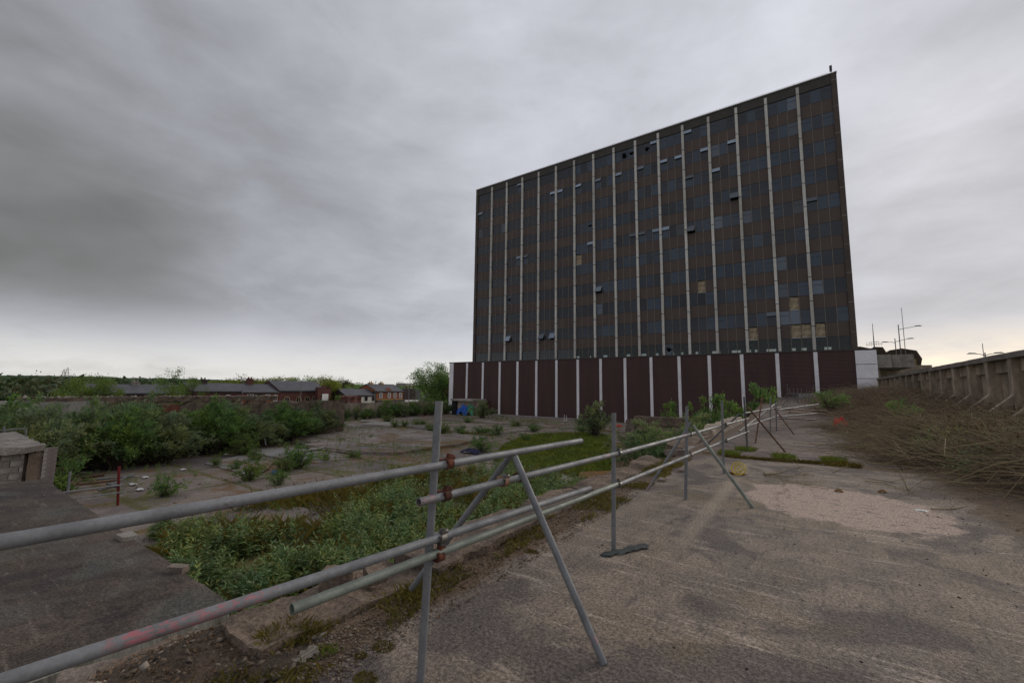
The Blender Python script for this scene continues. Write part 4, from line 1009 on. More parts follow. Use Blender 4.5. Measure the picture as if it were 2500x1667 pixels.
# small barrier with the red post on the lower site
rb = thing('red_post_barrier', 'short barrier of two grey rails on a red post and a grey post', 'barrier', (-22.9, 5.45, ZS))
rp = V3(G(*P5(1055, 1410), ZS)); rt = V3(AX(*P5(1068, 1058), rp.x)); MB().tube(rp, rt, .045, n=10, hollow=True).build('red_post', 'red_paint', rb)
gp = V3(AX(*P5(605, 1300), -22.2)); gt = V3(AX(*P5(630, 1105), -22.2)); MB().tube((gp.x, gp.y, ZS), gt, .04, n=10, hollow=True).build('grey_post', 'galv', rb)
for (a_, b_) in (((555, 1292), (1110, 1222)), ((630, 1352), (1120, 1285))):
    MB().tube(V3(AX(*P5(*a_), -22.1)), V3(AX(*P5(*b_), -22.85)), .03, n=8).build('rail', 'galv', rb)
lf = thing('handrail', 'thin grey handrail at the far left edge beyond the hut', 'handrail', (-30, 3, -1.5))
MB().tube(V3(AX(*P5(-120, 748), -30)), V3(AX(*P5(240, 718), -30)), .03, n=8).build('rail', 'galv', lf)
MB().tube(V3(AX(*P5(38, 830), -30)), V3(AX(*P5(38, 703), -30)), .035, n=8).build('post', 'galv', lf)
MB().tube(V3(AX(*P5(232, 830), -30)), V3(AX(*P5(232, 712), -30)), .035, n=8).build('post', 'galv', lf)

# ------------------------------------------------------------------ vegetation
def leaves(P, D, L, asp, rng, fold=.25, up=.35):
    """one folded rhombus per point: P base points, D directions, L lengths"""
    n = len(P); D = D / np.linalg.norm(D, axis=1, keepdims=True)
    R_ = rng.normal(size=(n, 3)); R_[:, 2] += up * 2
    Sd = np.cross(D, R_); Sd /= np.linalg.norm(Sd, axis=1, keepdims=True) + 1e-9
    Nn = np.cross(Sd, D); L = L[:, None]
    mid = P + D * L * .45
    V = np.stack([P, mid + Sd * L * asp * .5 + Nn * L * asp * fold, P + D * L - Nn * L * .08, mid - Sd * L * asp * .5 + Nn * L * asp * fold], 1).reshape(-1, 3)
    return V, np.arange(n * 4).reshape(-1, 4)
def tubes_np(paths, r0, r1, n=3):
    """paths: (m,k,3)"""
    m_, k, _ = paths.shape
    T = np.gradient(paths, axis=1); T /= np.linalg.norm(T, axis=2, keepdims=True) + 1e-9
    ref = np.array([.31, .17, .93]); B = np.cross(T, ref); B /= np.linalg.norm(B, axis=2, keepdims=True) + 1e-9; Cc = np.cross(T, B)
    rr = (r0[:, None] + (r1 - r0)[:, None] * np.linspace(0, 1, k)[None])[:, :, None]
    ring = [paths + (B * math.cos(2 * math.pi * j / n) + Cc * math.sin(2 * math.pi * j / n)) * rr for j in range(n)]
    V = np.stack(ring, 2).reshape(-1, 3)
    base = (np.arange(m_) * k * n)[:, None, None]; i = np.arange(k - 1)[None, :, None] * n; j = np.arange(n)[None, None, :]; j2 = (j + 1) % n
    F = np.stack([base + i + j, base + i + j2, base + i + n + j2, base + i + n + j], -1).reshape(-1, 4)
    return V, F
def arcs(base, tip, sag, rng, k=5, wob=.06):
    u = np.linspace(0, 1, k)[None, :, None]; P = base[:, None] * (1 - u) + tip[:, None] * u
    P[:, :, 2] += (4 * u * (1 - u))[:, :, 0] * sag[:, None]
    L = np.linalg.norm(tip - base, axis=1)[:, None, None]
    P[:, 1:] += rng.normal(size=P[:, 1:].shape) * wob * L * np.linspace(.3, 1, k - 1)[None, :, None]
    return P
def bushmesh(seed, h, r, nst, nl, ls, asp, low=.12, spread=.35):
    rng = np.random.default_rng(seed)
    a = rng.uniform(0, 2 * np.pi, nst); q = np.sqrt(rng.uniform(0, 1, nst))
    base = np.stack([np.cos(a) * r * .18 * q, np.sin(a) * r * .18 * q, np.zeros(nst)], 1)
    lob = 1 + .28 * np.sin(a * 2 + seed) + .16 * np.sin(a * 5 + seed * 2)
    tip = np.stack([np.cos(a) * r * q * lob, np.sin(a) * r * q * lob, h * (1.02 - .62 * q ** 2.2) * rng.uniform(.50, 1.12, nst)], 1)
    P = arcs(base, tip, rng.uniform(.05, .25, nst) * h, rng, 6, .03)
    Vs, Fs = tubes_np(P, np.full(nst, .012 + .006 * h), np.full(nst, .004), 4)
    # leaf positions: clumped along the stems
    si = rng.integers(0, nst, nl); u = low + (1 - low) * (rng.beta(2.2, 1.1, nl) if low > .05 else rng.beta(1.25, 1.0, nl)); f = u * 5; i0 = np.minimum(f.astype(int), 4); w = (f - i0)[:, None]
    pos = P[si, i0] * (1 - w) + P[si, i0 + 1] * w
    cl = rng.normal(size=(nst * 6, 3)) * r * .13; pos = pos + cl[si * 6 + (u * 5.99).astype(int)] + rng.normal(size=(nl, 3)) * r * .055
    pos[:, 2] = np.abs(pos[:, 2]) + .02
    out = pos * [1, 1, .35]; out /= np.linalg.norm(out, axis=1, keepdims=True) + 1e-6
    D = out * .7 + rng.normal(size=(nl, 3)) * .6 + [0, 0, spread]
    Vl, Fl = leaves(pos, D, ls * rng.uniform(.6, 1.3, nl), asp, rng)
    return npmesh('stems', Vs, Fs), npmesh('foliage', Vl, Fl)
def bush(name, label, cat, p, meshes, lm, rz=0., sc=(1, 1, 1), group=None):
    r = thing(name, label, cat, tuple(float(q) for q in p), group)
    r.rotation_euler = (0, 0, rz); r.scale = sc
    raw('stems', meshes[0], 'bark', r); raw('foliage', meshes[1], lm, r)
    return r
def proto(*a, lm): 
    me = bushmesh(*a); me[0].materials.append(MAT['bark']); me[1].materials.append(MAT[lm]); return me
BA = [proto(s, 3.75, 2.0, 60, 6800, .25, .36, lm=l) for s, l in ((1, 'leaf_bush'), (2, 'leaf_bush_b'), (3, 'leaf_tree'), (4, 'leaf_bush_b'))]
LOWB = True
BB = [proto(s, 1.15, .8, 22, 1300, .12, .32, .0, lm=l) for s, l in ((11, 'leaf_bright'), (12, 'leaf_tree'), (13, 'leaf_bright'))]
BC = [proto(s, 2.4, 1.5, 34, 4800, .17, .4, lm=l) for s, l in ((21, 'leaf_bush'), (22, 'leaf_tree'), (23, 'leaf_bush_b'))]
rb_ = random.Random(5)
GRP = 'bushes in the overgrown row before the ruined wall'
row_pts = [(-31.8, 4.6), (-33.5, 6.2), (-32.4, 7.6), (-34.6, 8.6), (-33.0, 9.8), (-35.5, 11.2), (-34.8, 13.0), (-36.2, 14.6), (-36.0, 16.6), (-37.6, 17.8), (-37.4, 19.6), (-39.2, 21.2), (-39.6, 23.6), (-37.2, 10.0), (-38.0, 13.6), (-38.6, 16.2), (-37.6, 7.4), (-36.6, 5.2), (-41.5, 25.6), (-41.0, 19.8)]
for i, (x, y) in enumerate(row_pts):
    s_ = rb_.uniform(.85, 1.12); hz_ = rb_.uniform(.68, .98) * (1. if y < 15 else .86)
    bush('bush', 'tall dark leafy bush in the overgrown row before the ruined wall', 'bush', (x, y, ZS), BA[i % 4], 'leaf_bush', rb_.uniform(0, 6.3), (s_, s_, hz_), GRP)
# taller dark shrubs at the far left
for i, (x, y, h) in enumerate(((-36, 2.6, 1.15), (-38.5, 4.0, 1.2), (-36.5, .8, 1.05), (-40, 2.2, 1.2), (-34, -.4, .95), (-39.5, -.6, 1.1), (-43, 3.4, 1.2))):
    bush('bush', 'dark scrubby bush at the left edge behind the block hut', 'bush', (x, y, ZS), BA[(i + 1) % 4], 'leaf_bush', rb_.uniform(0, 6), (1.1, 1.1, h * .80), 'scrub at the far left edge')
# bright green shrubs in front of the row
for i, (q, lab, k, s_) in enumerate(((P6(330, 960), 'bright green shrub at the front edge of the dark bush row', 0, 1.5), (P6(700, 1115), 'yellow green shrub, left of the pair on the bare floor', 0, 1.05), (P6(820, 1075), 'darker rounded shrub, right of the pair on the bare floor', 1, 1.5), (P6(385, 1190), 'bright low shrub beside the red post barrier ground', 2, 1.15), (P5(560, 1290), 'green shrub growing against the white brick of the hut', 1, 1.5), (P6(1010, 760), 'shrub at the right end of the dark bush row', 1, 1.6), (P5(1470, 1330), 'small grey green shrub on the dark floor right of the red post', 1, .9), (P6(660, 1230), 'small shrub just above the near top rail', 1, .75), (P5(1930, 1060), 'tiny bright shrub in front of the bush row', 0, .6), (P6(290, 1090), 'small shrub between the two concrete pads', 1, .6), (P6(460, 1010), 'yellowish low shrub by the pale pad corner', 2, .8))):
    bush('shrub', lab, 'shrub', G(*q, ZS), BB[k], 'leaf_bush', rb_.uniform(0, 6), (s_, s_, s_ * .85))
# middle of the site, hand placed (base pixel, scale)
mids = [(P7(470, 745), BC[0], 1.15, 1.05, 'dark bush against the left podium panels'), (P7(1480, 915), BC[0], 1.25, 1.35, 'round dark bush standing alone in front of the podium'), (P7(1370, 880), BB[1], 1.5, 1.2, 'smaller shrub left of the round bush by the podium'),
        (P7(450, 1040), BB[1], 1.5, 1.3, 'dark shrub growing beside the dark cloth heap'), (P7(850, 960), BB[1], .9, 1., 'thin weedy shrub at the top of the grass patch'), (P7(920, 860), BB[1], 1.3, 1.1, 'low shrub on the slab in front of the podium middle'),
        (P7(450, 880), BB[1], 1.7, .9, 'wide low shrub on the slab left of the grass'), (P7(600, 890), BB[1], 1.2, 1.2, 'narrow shrub beside the wide low one on the slab'), (P7(770, 810), BB[0], 1.4, .8, 'low weed clump near the podium apron'), (P7(330, 780), BB[1], 1.2, .9, 'low shrub between the tarp and the tall post'),
        (P6(2125, 780), BB[0], 1.7, 1.4, 'bright shrub right behind the tall front post'), (P6(2020, 745), BB[0], 1.2, 1.0, 'small bright shrub left of the tall front post'), (P6(1930, 690), BB[0], 1.6, .8, 'low bright shrub on the pale slabs far off'), (P6(1790, 705), BB[0], 1.1, .9, 'small weed clump, right one by the pale pad'), (P6(1700, 705), BB[0], 1.1, .9, 'small weed clump, left one by the pale pad'), (P6(1630, 660), BB[0], 1.4, 1.2, 'bushy weed clump near the far fence'),
        (P6(1330, 985), BB[0], .8, .6, 'little green clump in the mossy gap'), (P6(1080, 1015), BB[0], .45, .7, 'single bright sprig on the pale pad'), (P6(2300, 770), BB[1], 1.3, 1., 'olive shrub far right of the tall post'), (P7(1690, 770), BB[1], 1.6, 1.1, 'low bush at the foot of the podium strips')]
for q, me, sx, sz, lab in mids:
    if me in BB: sz *= .78
    bush('shrub', lab, 'shrub', G(*q, ZS), me, 'leaf_bush', rb_.uniform(0, 6), (sx, sx, sz))
# deck side bushes (dark mass left of the deck edge and beyond)
for x, y, me, sx, sz, lab in ((-7.6, 25.0, BC[2], 1.25, .95, 'dark spreading bush filling the pit beside the deck, nearest'), (-8.8, 28.5, BC[0], 1.35, 1.0, 'dark spreading bush in the pit just below the broken beam'), (-5.6, 28.0, BC[2], 1.2, 1.05, 'dark bush hugging the deck edge by the third post'), (-6.4, 32.5, BC[0], 1.3, 1.15, 'bush between the broken beam and the deck'), (-9.6, 37.6, BC[1], .9, 1.45, 'green bush growing over the broken beam'),
        (-6.1, 36.5, BC[1], 1.15, 1.72, 'tall light green bush right of the broken beam'), (-4.4, 34.6, BC[1], .9, 1.55, 'light green bush at the deck edge beside the tall one'), (-4.3, 41, BC[1], 1.0, 1.3, 'green bush low under the small tree'), (-4.9, 22.5, BC[2], .9, .9, 'low dark bush under the deck edge near the rust sheet')):
    bush('bush', lab, 'bush', (x, y, ZS + .1), me, 'leaf_bush', rb_.uniform(0, 6), (sx, sx, sz))
# shrubs along the far fence
for i in range(17):
    y = 34.5 + i * 1.55 + rb_.uniform(-.5, .5); s_ = rb_.uniform(.55, 1.0) * (1.0 if i > 6 else .8)
    bush('hedge_shrub', ['first', 'second', 'third', 'fourth', 'fifth', 'sixth', 'seventh', 'eighth', 'ninth', 'tenth', 'eleventh', 'twelfth', 'thirteenth', 'fourteenth', 'fifteenth', 'sixteenth', 'seventeenth'][i] + ' shrub from the left along the concrete panel fence', 'shrub', (-55.6 + rb_.uniform(-.6, .9), y, ZS), BC[i % 3], 'leaf_bush', rb_.uniform(0, 6), (s_ * 1.1, s_ * 1.1, s_ * rb_.uniform(.85, 1.2)), 'shrubs along the far fence')
bush('shrub', 'upright light shrub against the fence posts', 'shrub', (-55.7, 36.3, ZS), BC[1], 'leaf_tree', 1., (.8, .8, 1.35))

def treemesh(seed, h, r, trunk, ncl, per, ls, asp=.6, z0=.35, flat=1.):
    rng = np.random.default_rng(seed)
    cz = h * (1 + z0) / 2; hh = h * (1 - z0) / 2
    c = rng.normal(size=(ncl * 3, 3)); c /= np.linalg.norm(c, axis=1, keepdims=True); c *= rng.uniform(.35, 1, (ncl * 3, 1)) ** .6
    keep = [i for i in range(len(c)) if mnoise.noise(Vector(c[i] * 1.7 + [seed, 0, 0])) > -.12][:ncl]; c = c[keep]
    cen = c * [r, r, hh * flat] + [0, 0, cz]; n = len(cen)
    sz = rng.uniform(.14, .28, n) * r
    pos = np.repeat(cen, per, 0) + np.clip(rng.normal(size=(n * per, 3)), -1.5, 1.5) * np.repeat(sz, per)[:, None] * [.9, .9, .65]
    D = rng.normal(size=pos.shape) + np.repeat(c, per, 0) * .6
    Vl, Fl = leaves(pos, D, ls * rng.uniform(.6, 1.25, len(pos)), asp, rng)
    tb = MB(); tb.path([(0, 0, -.2), (.02 * h, 0, h * .25), (0, .02 * h, h * .5), (.01 * h, 0, h * .8)], trunk, trunk * .25, 8)
    base = np.tile([0, 0, 1.], (n, 1)) * rng.uniform(.2, .65, (n, 1)) * h
    P = arcs(base, cen, rng.uniform(-.02, .08, n) * h, rng, 4, .03)
    Vt, Ft = tubes_np(P, np.full(n, trunk * .28), np.full(n, trunk * .06), 4)
    off = len(tb.v); me = npmesh('trunk', np.concatenate([np.array(tb.v), Vt]), np.concatenate([np.array(tb.f), Ft + off]))
    return me, npmesh('crown', Vl, Fl)
def tree(name, label, p, meshes, lm, rz=0, sc=(1, 1, 1), group=None):
    r = thing(name, label, 'tree', tuple(float(q) for q in p), group); r.rotation_euler = (0, 0, rz); r.scale = sc
    raw('trunk', meshes[0], 'bark', r); raw('crown', meshes[1], lm, r); return r
def tp(*a, lm, **k):
    me = treemesh(*a, **k); me[0].materials.append(MAT['bark']); me[1].materials.append(MAT[lm]); return me
TA = tp(31, 12.4, 4.0, .3, 85, 130, .28, lm='leaf_tree', z0=.22)
tree('broadleaf_tree', 'big full green tree beside the left end of the podium', (-64.5, 64.0, -5.6), TA, 'leaf_tree', .4)
tree('broadleaf_tree', 'green tree half hidden behind the podium end', (-66.5, 70.0, -5.6), TA, 'leaf_tree', 2.4, (.9, .9, .86))
TS = [tp(s, 9.5, 3.4, .22, 44, 90, .30, lm=l, z0=.3) for s, l in ((41, 'leaf_spring'), (42, 'leaf_tree'), (43, 'leaf_spring'), (44, 'leaf_olive'))]
skyl = [(560, 922, 0), (600, 920, 3), (628, 921, 0), (655, 919, 0), (690, 916, 0), (720, 917, 0), (745, 918, 1), (770, 920, 0), (795, 920, 2), (812, 926, 0), (835, 925, 3), (850, 931, 3), (868, 934, 1), (885, 937, 1), (985, 933, 1), (520, 926, 0), (1010, 944, 1), (1025, 936, 1)]
ORD = ['first', 'second', 'third', 'fourth', 'fifth', 'sixth', 'seventh', 'eighth', 'ninth', 'tenth', 'eleventh', 'twelfth', 'thirteenth', 'fourteenth', 'fifteenth', 'sixteenth', 'seventeenth']
cnt_ = {}; order_ = [sorted(q[0] for q in skyl if q[2] == e[2]).index(e[0]) for e in skyl]
for i, (px, py, k) in enumerate(skyl):
    X = -104 - (i % 3) * 6; a = AX(px, py, X); H_ = a[2] + 5.6
    lab = {0: 'pale spring green tree behind the terrace roofs', 1: 'mid green tree behind the houses', 2: 'yellow green tree at the end of the brick hall', 3: 'brownish half bare tree behind the roofs'}[k]
    cnt_[k] = cnt_.get(k, 0) + 1; lab = ORD[order_[i]] + ' from the left, ' + lab
    tree('broadleaf_tree', lab, (a[0], a[1], -5.6), TS[k], '', rb_.uniform(0, 6), (.95, .95, H_ / 9.4), 'trees behind the street of houses')
a = AX(*P6(1130, 270), -90); tree('broadleaf_tree', 'bright yellow green tree spilling past the brick hall gable', (a[0], a[1], -5.6), TS[2], '', 1., (.8, .8, (a[2] + 5.6) / 9.4))
# saplings by the ruined wall
SPm = [tp(51, 3.6, 1.1, .05, 34, 40, .11, lm='leaf_tree', z0=.25), tp(52, 3.0, 1.4, .05, 44, 75, .11, lm='leaf_bright', z0=.08), tp(53, 3.4, 1.3, .04, 20, 12, .11, lm='leaf_olive', z0=.3)]
for q, X, me, hx, sx, lab in ((P5(1570, 148), -49, 0, 4.6, 1.2, 'thin airy sapling above the ruined wall, tallest there'), (P5(1740, 235), -50, 1, 3.6, .9, 'bushy green sapling right of the airy one'), (P5(1530, 300), -47, 1, 3.6, .8, 'low green growth under the airy sapling'),
                          (P5(830, 205), -48, 1, 4.0, 1.2, 'wide yellow green bush on top of the ruin'), (P5(960, 235), -47, 1, 4.0, .85, 'yellow green bush at the right of the wide one'), (P5(700, 225), -48, 1, 3.8, .9, 'green bush at the left of the wide one on the ruin'), (P5(400, 172), -46, 2, 5.0, 1.6, 'nearly bare reddish sapling against the hill at the left'), (P5(280, 250), -44, 2, 4.6, 1.4, 'thin dark sapling left of the bare one'), (P5(590, 330), -45, 1, 3.4, .8, 'low green bush between the saplings and the ruin')):
    a = AX(*q, X); base = a[2] - hx
    h0 = (3.6, 3.0, 3.4)[me]
    tree('sapling', lab, (a[0], a[1], base), SPm[me], '', rb_.uniform(0, 6), (sx * .9, sx * .9, hx / h0 * .93))
# bank of earth under them behind the ruin
gridmesh('earth_bank', np.arange(-56.5, -39.8, 1.), np.arange(-14, 27.5, 1.), lambda x, y: ZS + 2.9 * min(1, max(0, (27.2 - y) / 3)) * min(1, max(0, (x + 56.4) / 4)) + .25 * fz(x, y), 'pit_soil')
# small tree at the deck end
TT = tp(61, 3.6, 1.05, .06, 22, 60, .17, lm='leaf_tree', z0=.35); a = AY(*P8(955, 415), 40)
tree('small_tree', 'small leafy tree in front of the right podium strips', (a[0] - .1, 40, a[2] - 4.6), TT, '', 0, (1., 1., 4.6 / 3.6))
bush('shrub', 'dark green shrub among the dead brush below the white end panel', 'shrub', AY(*P8(1560, 650), 33), BB[1], '', 0, (1.6, 1.6, .9))
bush('shrub', 'grey green shrub poking out of the dead brush', 'shrub', tuple(G(*P9(1190, 1390), .1)), BB[1], '', 0, (1.0, 1.0, 1.1))

# woods on the lower hill: crowns merged, far away
rng = np.random.default_rng(8); cs = []
for k in range(900):
    px = rng.uniform(-80, 640); dd = rng.uniform(180, 520); r = ray(px, 930); hn_ = np.linalg.norm(r[:2]); x, y = r[0] / hn_ * dd, r[1] / hn_ * dd
    if x > -118: continue
    cs.append((x, y, -5.6 + (dd - 150) * .012 + rng.uniform(1.5, 3.5)))
cs = np.array(cs); per = 26
pos = np.repeat(cs, per, 0) + rng.normal(size=(len(cs) * per, 3)) * [3.2, 3.2, 1.6]
V_, F_ = leaves(pos, rng.normal(size=pos.shape), rng.uniform(1.6, 3.2, len(pos)), .8, rng)
tag(raw('far_woods', npmesh('far_woods', V_, F_), 'leaf_far'), 'dark woods spread over the low ground at the left horizon', 'woods', kind='stuff')

# weeds filling the pit ------------------------------------------------
def inpoly(x, y, pl_):
    c = False; n = len(pl_)
    for i in range(n):
        x1, y1 = pl_[i]; x2, y2 = pl_[i - 1]
        if (y1 > y) != (y2 > y) and x < (x2 - x1) * (y - y1) / (y2 - y1) + x1: c = not c
    return c
def scatter(pl_, n, rng, cl=None):
    xs = [p[0] for p in pl_]; ys = [p[1] for p in pl_]; out = []
    tries = 0
    while len(out) < n and tries < n * 40:
        tries += 1; x = rng.uniform(min(xs), max(xs)); y = rng.uniform(min(ys), max(ys))
        if not inpoly(x, y, pl_): continue
        if cl is not None and mnoise.noise(Vector((x * cl[0], y * cl[0], cl[1]))) < cl[2]: continue
        out.append((x, y))
    return out
def weedplants(pts, zf, rng, hr, ll, npair, asp=.24):
    Ps = []; Ds = []; Ls = []; st = []
    for (x, y) in pts:
        z = zf(x, y); h = rng.uniform(*hr); lean = rng.normal(size=2) * .18; n = rng.integers(*npair)
        a0 = rng.uniform(0, 6.28); st.append(((x, y, z), (x + lean[0] * h, y + lean[1] * h, z + h)))
        for k in range(n):
            u = .15 + .85 * (k + rng.uniform(0, .6)) / n; a = a0 + k * 1.57 + rng.uniform(-.3, .3)
            for s in (0, math.pi):
                Ps.append((x + lean[0] * h * u, y + lean[1] * h * u, z + h * u)); Ds.append((math.cos(a + s), math.sin(a + s), rng.uniform(-.25, .6) + (u > .85) * .8)); Ls.append(rng.uniform(*ll) * (1.1 - .5 * u))
    V_, F_ = leaves(np.array(Ps), np.array(Ds), np.array(Ls), asp, rng, .2, .9)
    b0 = np.array([s[0] for s in st]); b1 = np.array([s[1] for s in st]); Pt = arcs(b0, b1, np.zeros(len(st)), rng, 3, .02)
    Vt, Ft = tubes_np(Pt, np.full(len(st), .006), np.full(len(st), .002), 3)
    return npmesh('weeds', np.concatenate([V_, Vt]), np.concatenate([F_, Ft + len(V_)]))
def grassmesh(pts, zf, rng, h, w=.012, lean=.5, dirx=None):
    n = len(pts); P = np.array([(x, y, zf(x, y)) for x, y in pts]); H_ = rng.uniform(h[0], h[1], n)[:, None]
    a = rng.uniform(0, 6.28, n); S_ = np.stack([np.cos(a), np.sin(a), np.zeros(n)], 1); T = np.stack([rng.normal(size=n) * lean, rng.normal(size=n) * lean, np.ones(n)], 1)
    T /= np.linalg.norm(T, axis=1, keepdims=True)
    M_ = P + T * H_ * .55; tip = P + T * H_ + np.stack([T[:, 0], T[:, 1], -np.abs(T[:, 0])], 1) * H_ * .35
    V_ = np.stack([P - S_ * w, P + S_ * w, M_ + S_ * w * .7, tip], 1).reshape(-1, 3)
    return npmesh('grass', V_, np.arange(n * 4).reshape(-1, 4))
rng = np.random.default_rng(77)
def DZ(x, y): return floor_z(x, y) + (.35 * max(0, 1 - abs(y - 7) / 6) if -13 < x < -4 else 0)
near_poly = [(-3.4, 2.4), (-5.2, 2.3), (-9.0, 2.3), (-12.5, 2.3), (-14.5, 5.6), (-13.0, 7.8), (-11.8, 11.5), (-11.5, 15), (-9.5, 19.5), (-6, 20), (-3.6, 17)]
pts = scatter(near_poly, 3000, rng, (.45, 3.3, -.12))
for pl_, n_w in (([(372, 1290), (440, 1255), (500, 1262), (540, 1330), (560, 1430), (470, 1400)], 420), ([(575, 1290), (700, 1330), (830, 1280), (1000, 1190), (1010, 1300), (900, 1400), (700, 1470), (540, 1470), (560, 1380)], 1900), ([(830, 1230), (900, 1175), (1060, 1150), (1200, 1130), (1370, 1160), (1330, 1210), (1150, 1290), (1000, 1370), (900, 1330)], 1900)):
    pts += scatter([tuple(G(a_, b_, ZS + .3)[:2]) for a_, b_ in pl_], int(n_w * .62), rng, (.7, 5.5, -.10))
pts = [p for p in pts if p[0] < -3.5 and not (p[1] < 2.3 and p[0] > -15.2)]
tag(raw('weed_bed', weedplants(pts, floor_z, rng, (.30, .95), (.14, .28), (7, 12), .27), 'leaf_weed'), 'dense bed of narrow leaved green weeds in the pit beside the rails', 'weeds', kind='stuff')
pts = scatter([(-40, 8), (-24, 6), (-14, 6), (-8, 20), (-4, 30), (-4, 60), (-50, 60), (-54, 38), (-40, 26), (-33, 18), (-30, 10)], 1500, rng, (.16, 9.1, .12))
ptb = []
for pl_, n_w in (([(372, 1300), (440, 1255), (700, 1200), (1000, 1150), (1370, 1150), (1330, 1220), (1000, 1380), (700, 1470), (540, 1470)], 900),):
    ptb += scatter([tuple(G(a_, b_, ZS + .3)[:2]) for a_, b_ in pl_], n_w, rng, (.8, 1.7, .0))
ptb = [p for p in ptb if p[0] < -3.5 and not (p[1] < 2.3 and p[0] > -15.2)]
tag(raw('yellow_weeds', weedplants(ptb, floor_z, rng, (.12, .5), (.06, .16), (4, 8), .4), 'leaf_bright'), 'low yellow green weeds between the taller weeds of the pit', 'weeds', kind='stuff')
ptb = scatter([tuple(G(a_, b_, ZS + .3)[:2]) for a_, b_ in [(372, 1300), (440, 1255), (700, 1200), (1000, 1150), (1370, 1150), (1330, 1220), (1000, 1380), (700, 1470), (540, 1470)]], 5000, rng, (.5, 7.7, -.05))
ptb = [p for p in ptb if p[0] < -3.5 and not (p[1] < 2.3 and p[0] > -15.2)]
tag(raw('dry_stems', grassmesh(ptb, floor_z, rng, (.2, 1.0), .006, .45), 'grass_dry'), 'dry grass stems standing among the pit weeds', 'weeds', kind='stuff')
ptj = []
for k in range(1500):
    if rng.uniform() < .5: ptj.append((5.2 * (rng.integers(-9, -1) + .5) + rng.normal() * .22, rng.uniform(8, 56)))
    else: ptj.append((rng.uniform(-48, -6), 4.1 * (rng.integers(2, 13) + .5) + rng.normal() * .22))
ptj = [p for p in ptj if mnoise.noise(Vector((p[0] * .35, p[1] * .35, 2.))) > -.02 and not (p[0] < -27 and p[1] < 16)]
tag(raw('joint_weeds', weedplants(ptj, lambda x, y: floor_z(x, y) + .08, rng, (.08, .4), (.07, .16), (4, 7), .35), 'leaf_bright'), 'low weeds growing along the joints of the site floor', 'weeds', kind='stuff')
tag(raw('scattered_weeds', weedplants(pts, lambda x, y: floor_z(x, y) + .1, rng, (.15, .5), (.10, .20), (4, 8), .3), 'leaf_bright'), 'sparse low weeds scattered over the cleared floor', 'weeds', kind='stuff')

gp = poly(P7, [(640, 1010), (800, 930), (1000, 890), (1330, 880), (1640, 910), (1660, 1100), (1640, 1240), (1450, 1290), (1100, 1220), (800, 1190), (560, 1130)], ZS)
pts = scatter(gp, 30000, rng, (.55, 2.2, -.42))
tag(raw('grass_patch', grassmesh(pts, lambda x, y: floor_z(x, y) + .08, rng, (.16, .42), .022), 'grass'), 'bright green grass patch in the hollow behind the rails', 'grass', kind='stuff')
# mound of soil under the grass so that it reads as turf
gridmesh('turf_bed', np.arange(-22.5, -5.5, .5), np.arange(19.5, 42, .5), lambda x, y: floor_z(x, y) - .12 + .26 * math.exp(-((x + 14) / 5.0) ** 4 - ((y - 31) / 9.0) ** 4) * (1 + fz(x, y)), 'pit_soil')
mp = [(-2.5, 12.5), (-1.5, 12.3), (0, 12.55), (1.2, 12.5), (2.4, 12.6), (2.4, 13.2), (0, 13.15), (-1.5, 12.95), (-2.5, 12.8)]
pts = scatter(mp, 3600, rng, (1.4, 4.1, .08))
tag(raw('joint_grass', grassmesh(pts, lambda x, y: 0., rng, (.02, .10), .006), 'moss'), 'strip of short grass and moss along the joint across the deck', 'grass', kind='stuff')
# dry grass and moss along the kerb
kp = [(-2.9, .6), (-2.35, .7), (-2.45, 2.0), (-2.6, 3.2), (-2.55, 4.6), (-2.3, 6.0), (-2.4, 11.5), (-2.95, 11.5)]
pts = scatter(kp, 7000, rng, (2.1, 1.2, .02))
tag(raw('kerb_grass', grassmesh(pts, lambda x, y: 0.0, rng, (.02, .10), .004), 'grass_dry'), 'dry yellow grass and moss along the broken kerb', 'grass', kind='stuff')
def tuft(px, py, z, n, r, h, mat, label):
    c = G(px, py, z); p = [(c[0] + np.clip(rng.normal(), -1.5, 1.5) * r, c[1] + np.clip(rng.normal(), -1.5, 1.5) * r) for _ in range(n)]
    c_ = (float(c[0]), float(c[1]), z)
    me = grassmesh([(x - c_[0], y - c_[1]) for x, y in p], lambda x, y: -.02, rng, h, .004, .35)
    tag(raw('grass_tuft', me, mat, None, c_), label, 'grass tuft')
tuft(P4(760, 1180)[0], P4(760, 1180)[1], -.02, 900, .09, (.06, .16), 'grass_dry', 'golden grass tuft at the foot of the broken kerb')
tuft(P4(640, 1260)[0], P4(640, 1260)[1], -.06, 350, .06, (.05, .13), 'grass', 'greener grass tuft left of the golden one')
tuft(P4(1870, 790)[0], P4(1870, 790)[1], 0, 300, .06, (.05, .12), 'grass_dry', 'thin dry tuft beside the rear brace foot')
tuft(P4(1080, 1310)[0], P4(1080, 1310)[1], -.01, 160, .04, (.04, .09), 'grass', 'small green tuft right of the old plank')
tuft(P4(130, 1420)[0], P4(130, 1420)[1], -.3, 350, .10, (.05, .14), 'grass', 'green tuft on the soil bank at the bottom left')
def mosspad(px, py, r, label, mat='moss'):
    c = G(px, py, 0); n = 900; a = rng.uniform(0, 6.28, n); q = r * np.sqrt(rng.uniform(0, 1, n)); p = np.stack([np.cos(a) * q * 1.3, np.sin(a) * q], 1)
    me = grassmesh([tuple(v_) for v_ in p], lambda x, y: -.004, rng, (.008, .022), .004, .9)
    tag(raw('moss_pad', me, mat, None, (float(c[0]), float(c[1]), 0)), label, 'moss')
mosspad(*P4(1600, 1240), .062, 'round olive moss pad on the concrete, largest'); mosspad(*P4(1440, 1530), .06, 'moss pad at the bottom edge of the picture'); mosspad(*P4(1400, 1320), .03, 'small moss pad on the crack line')
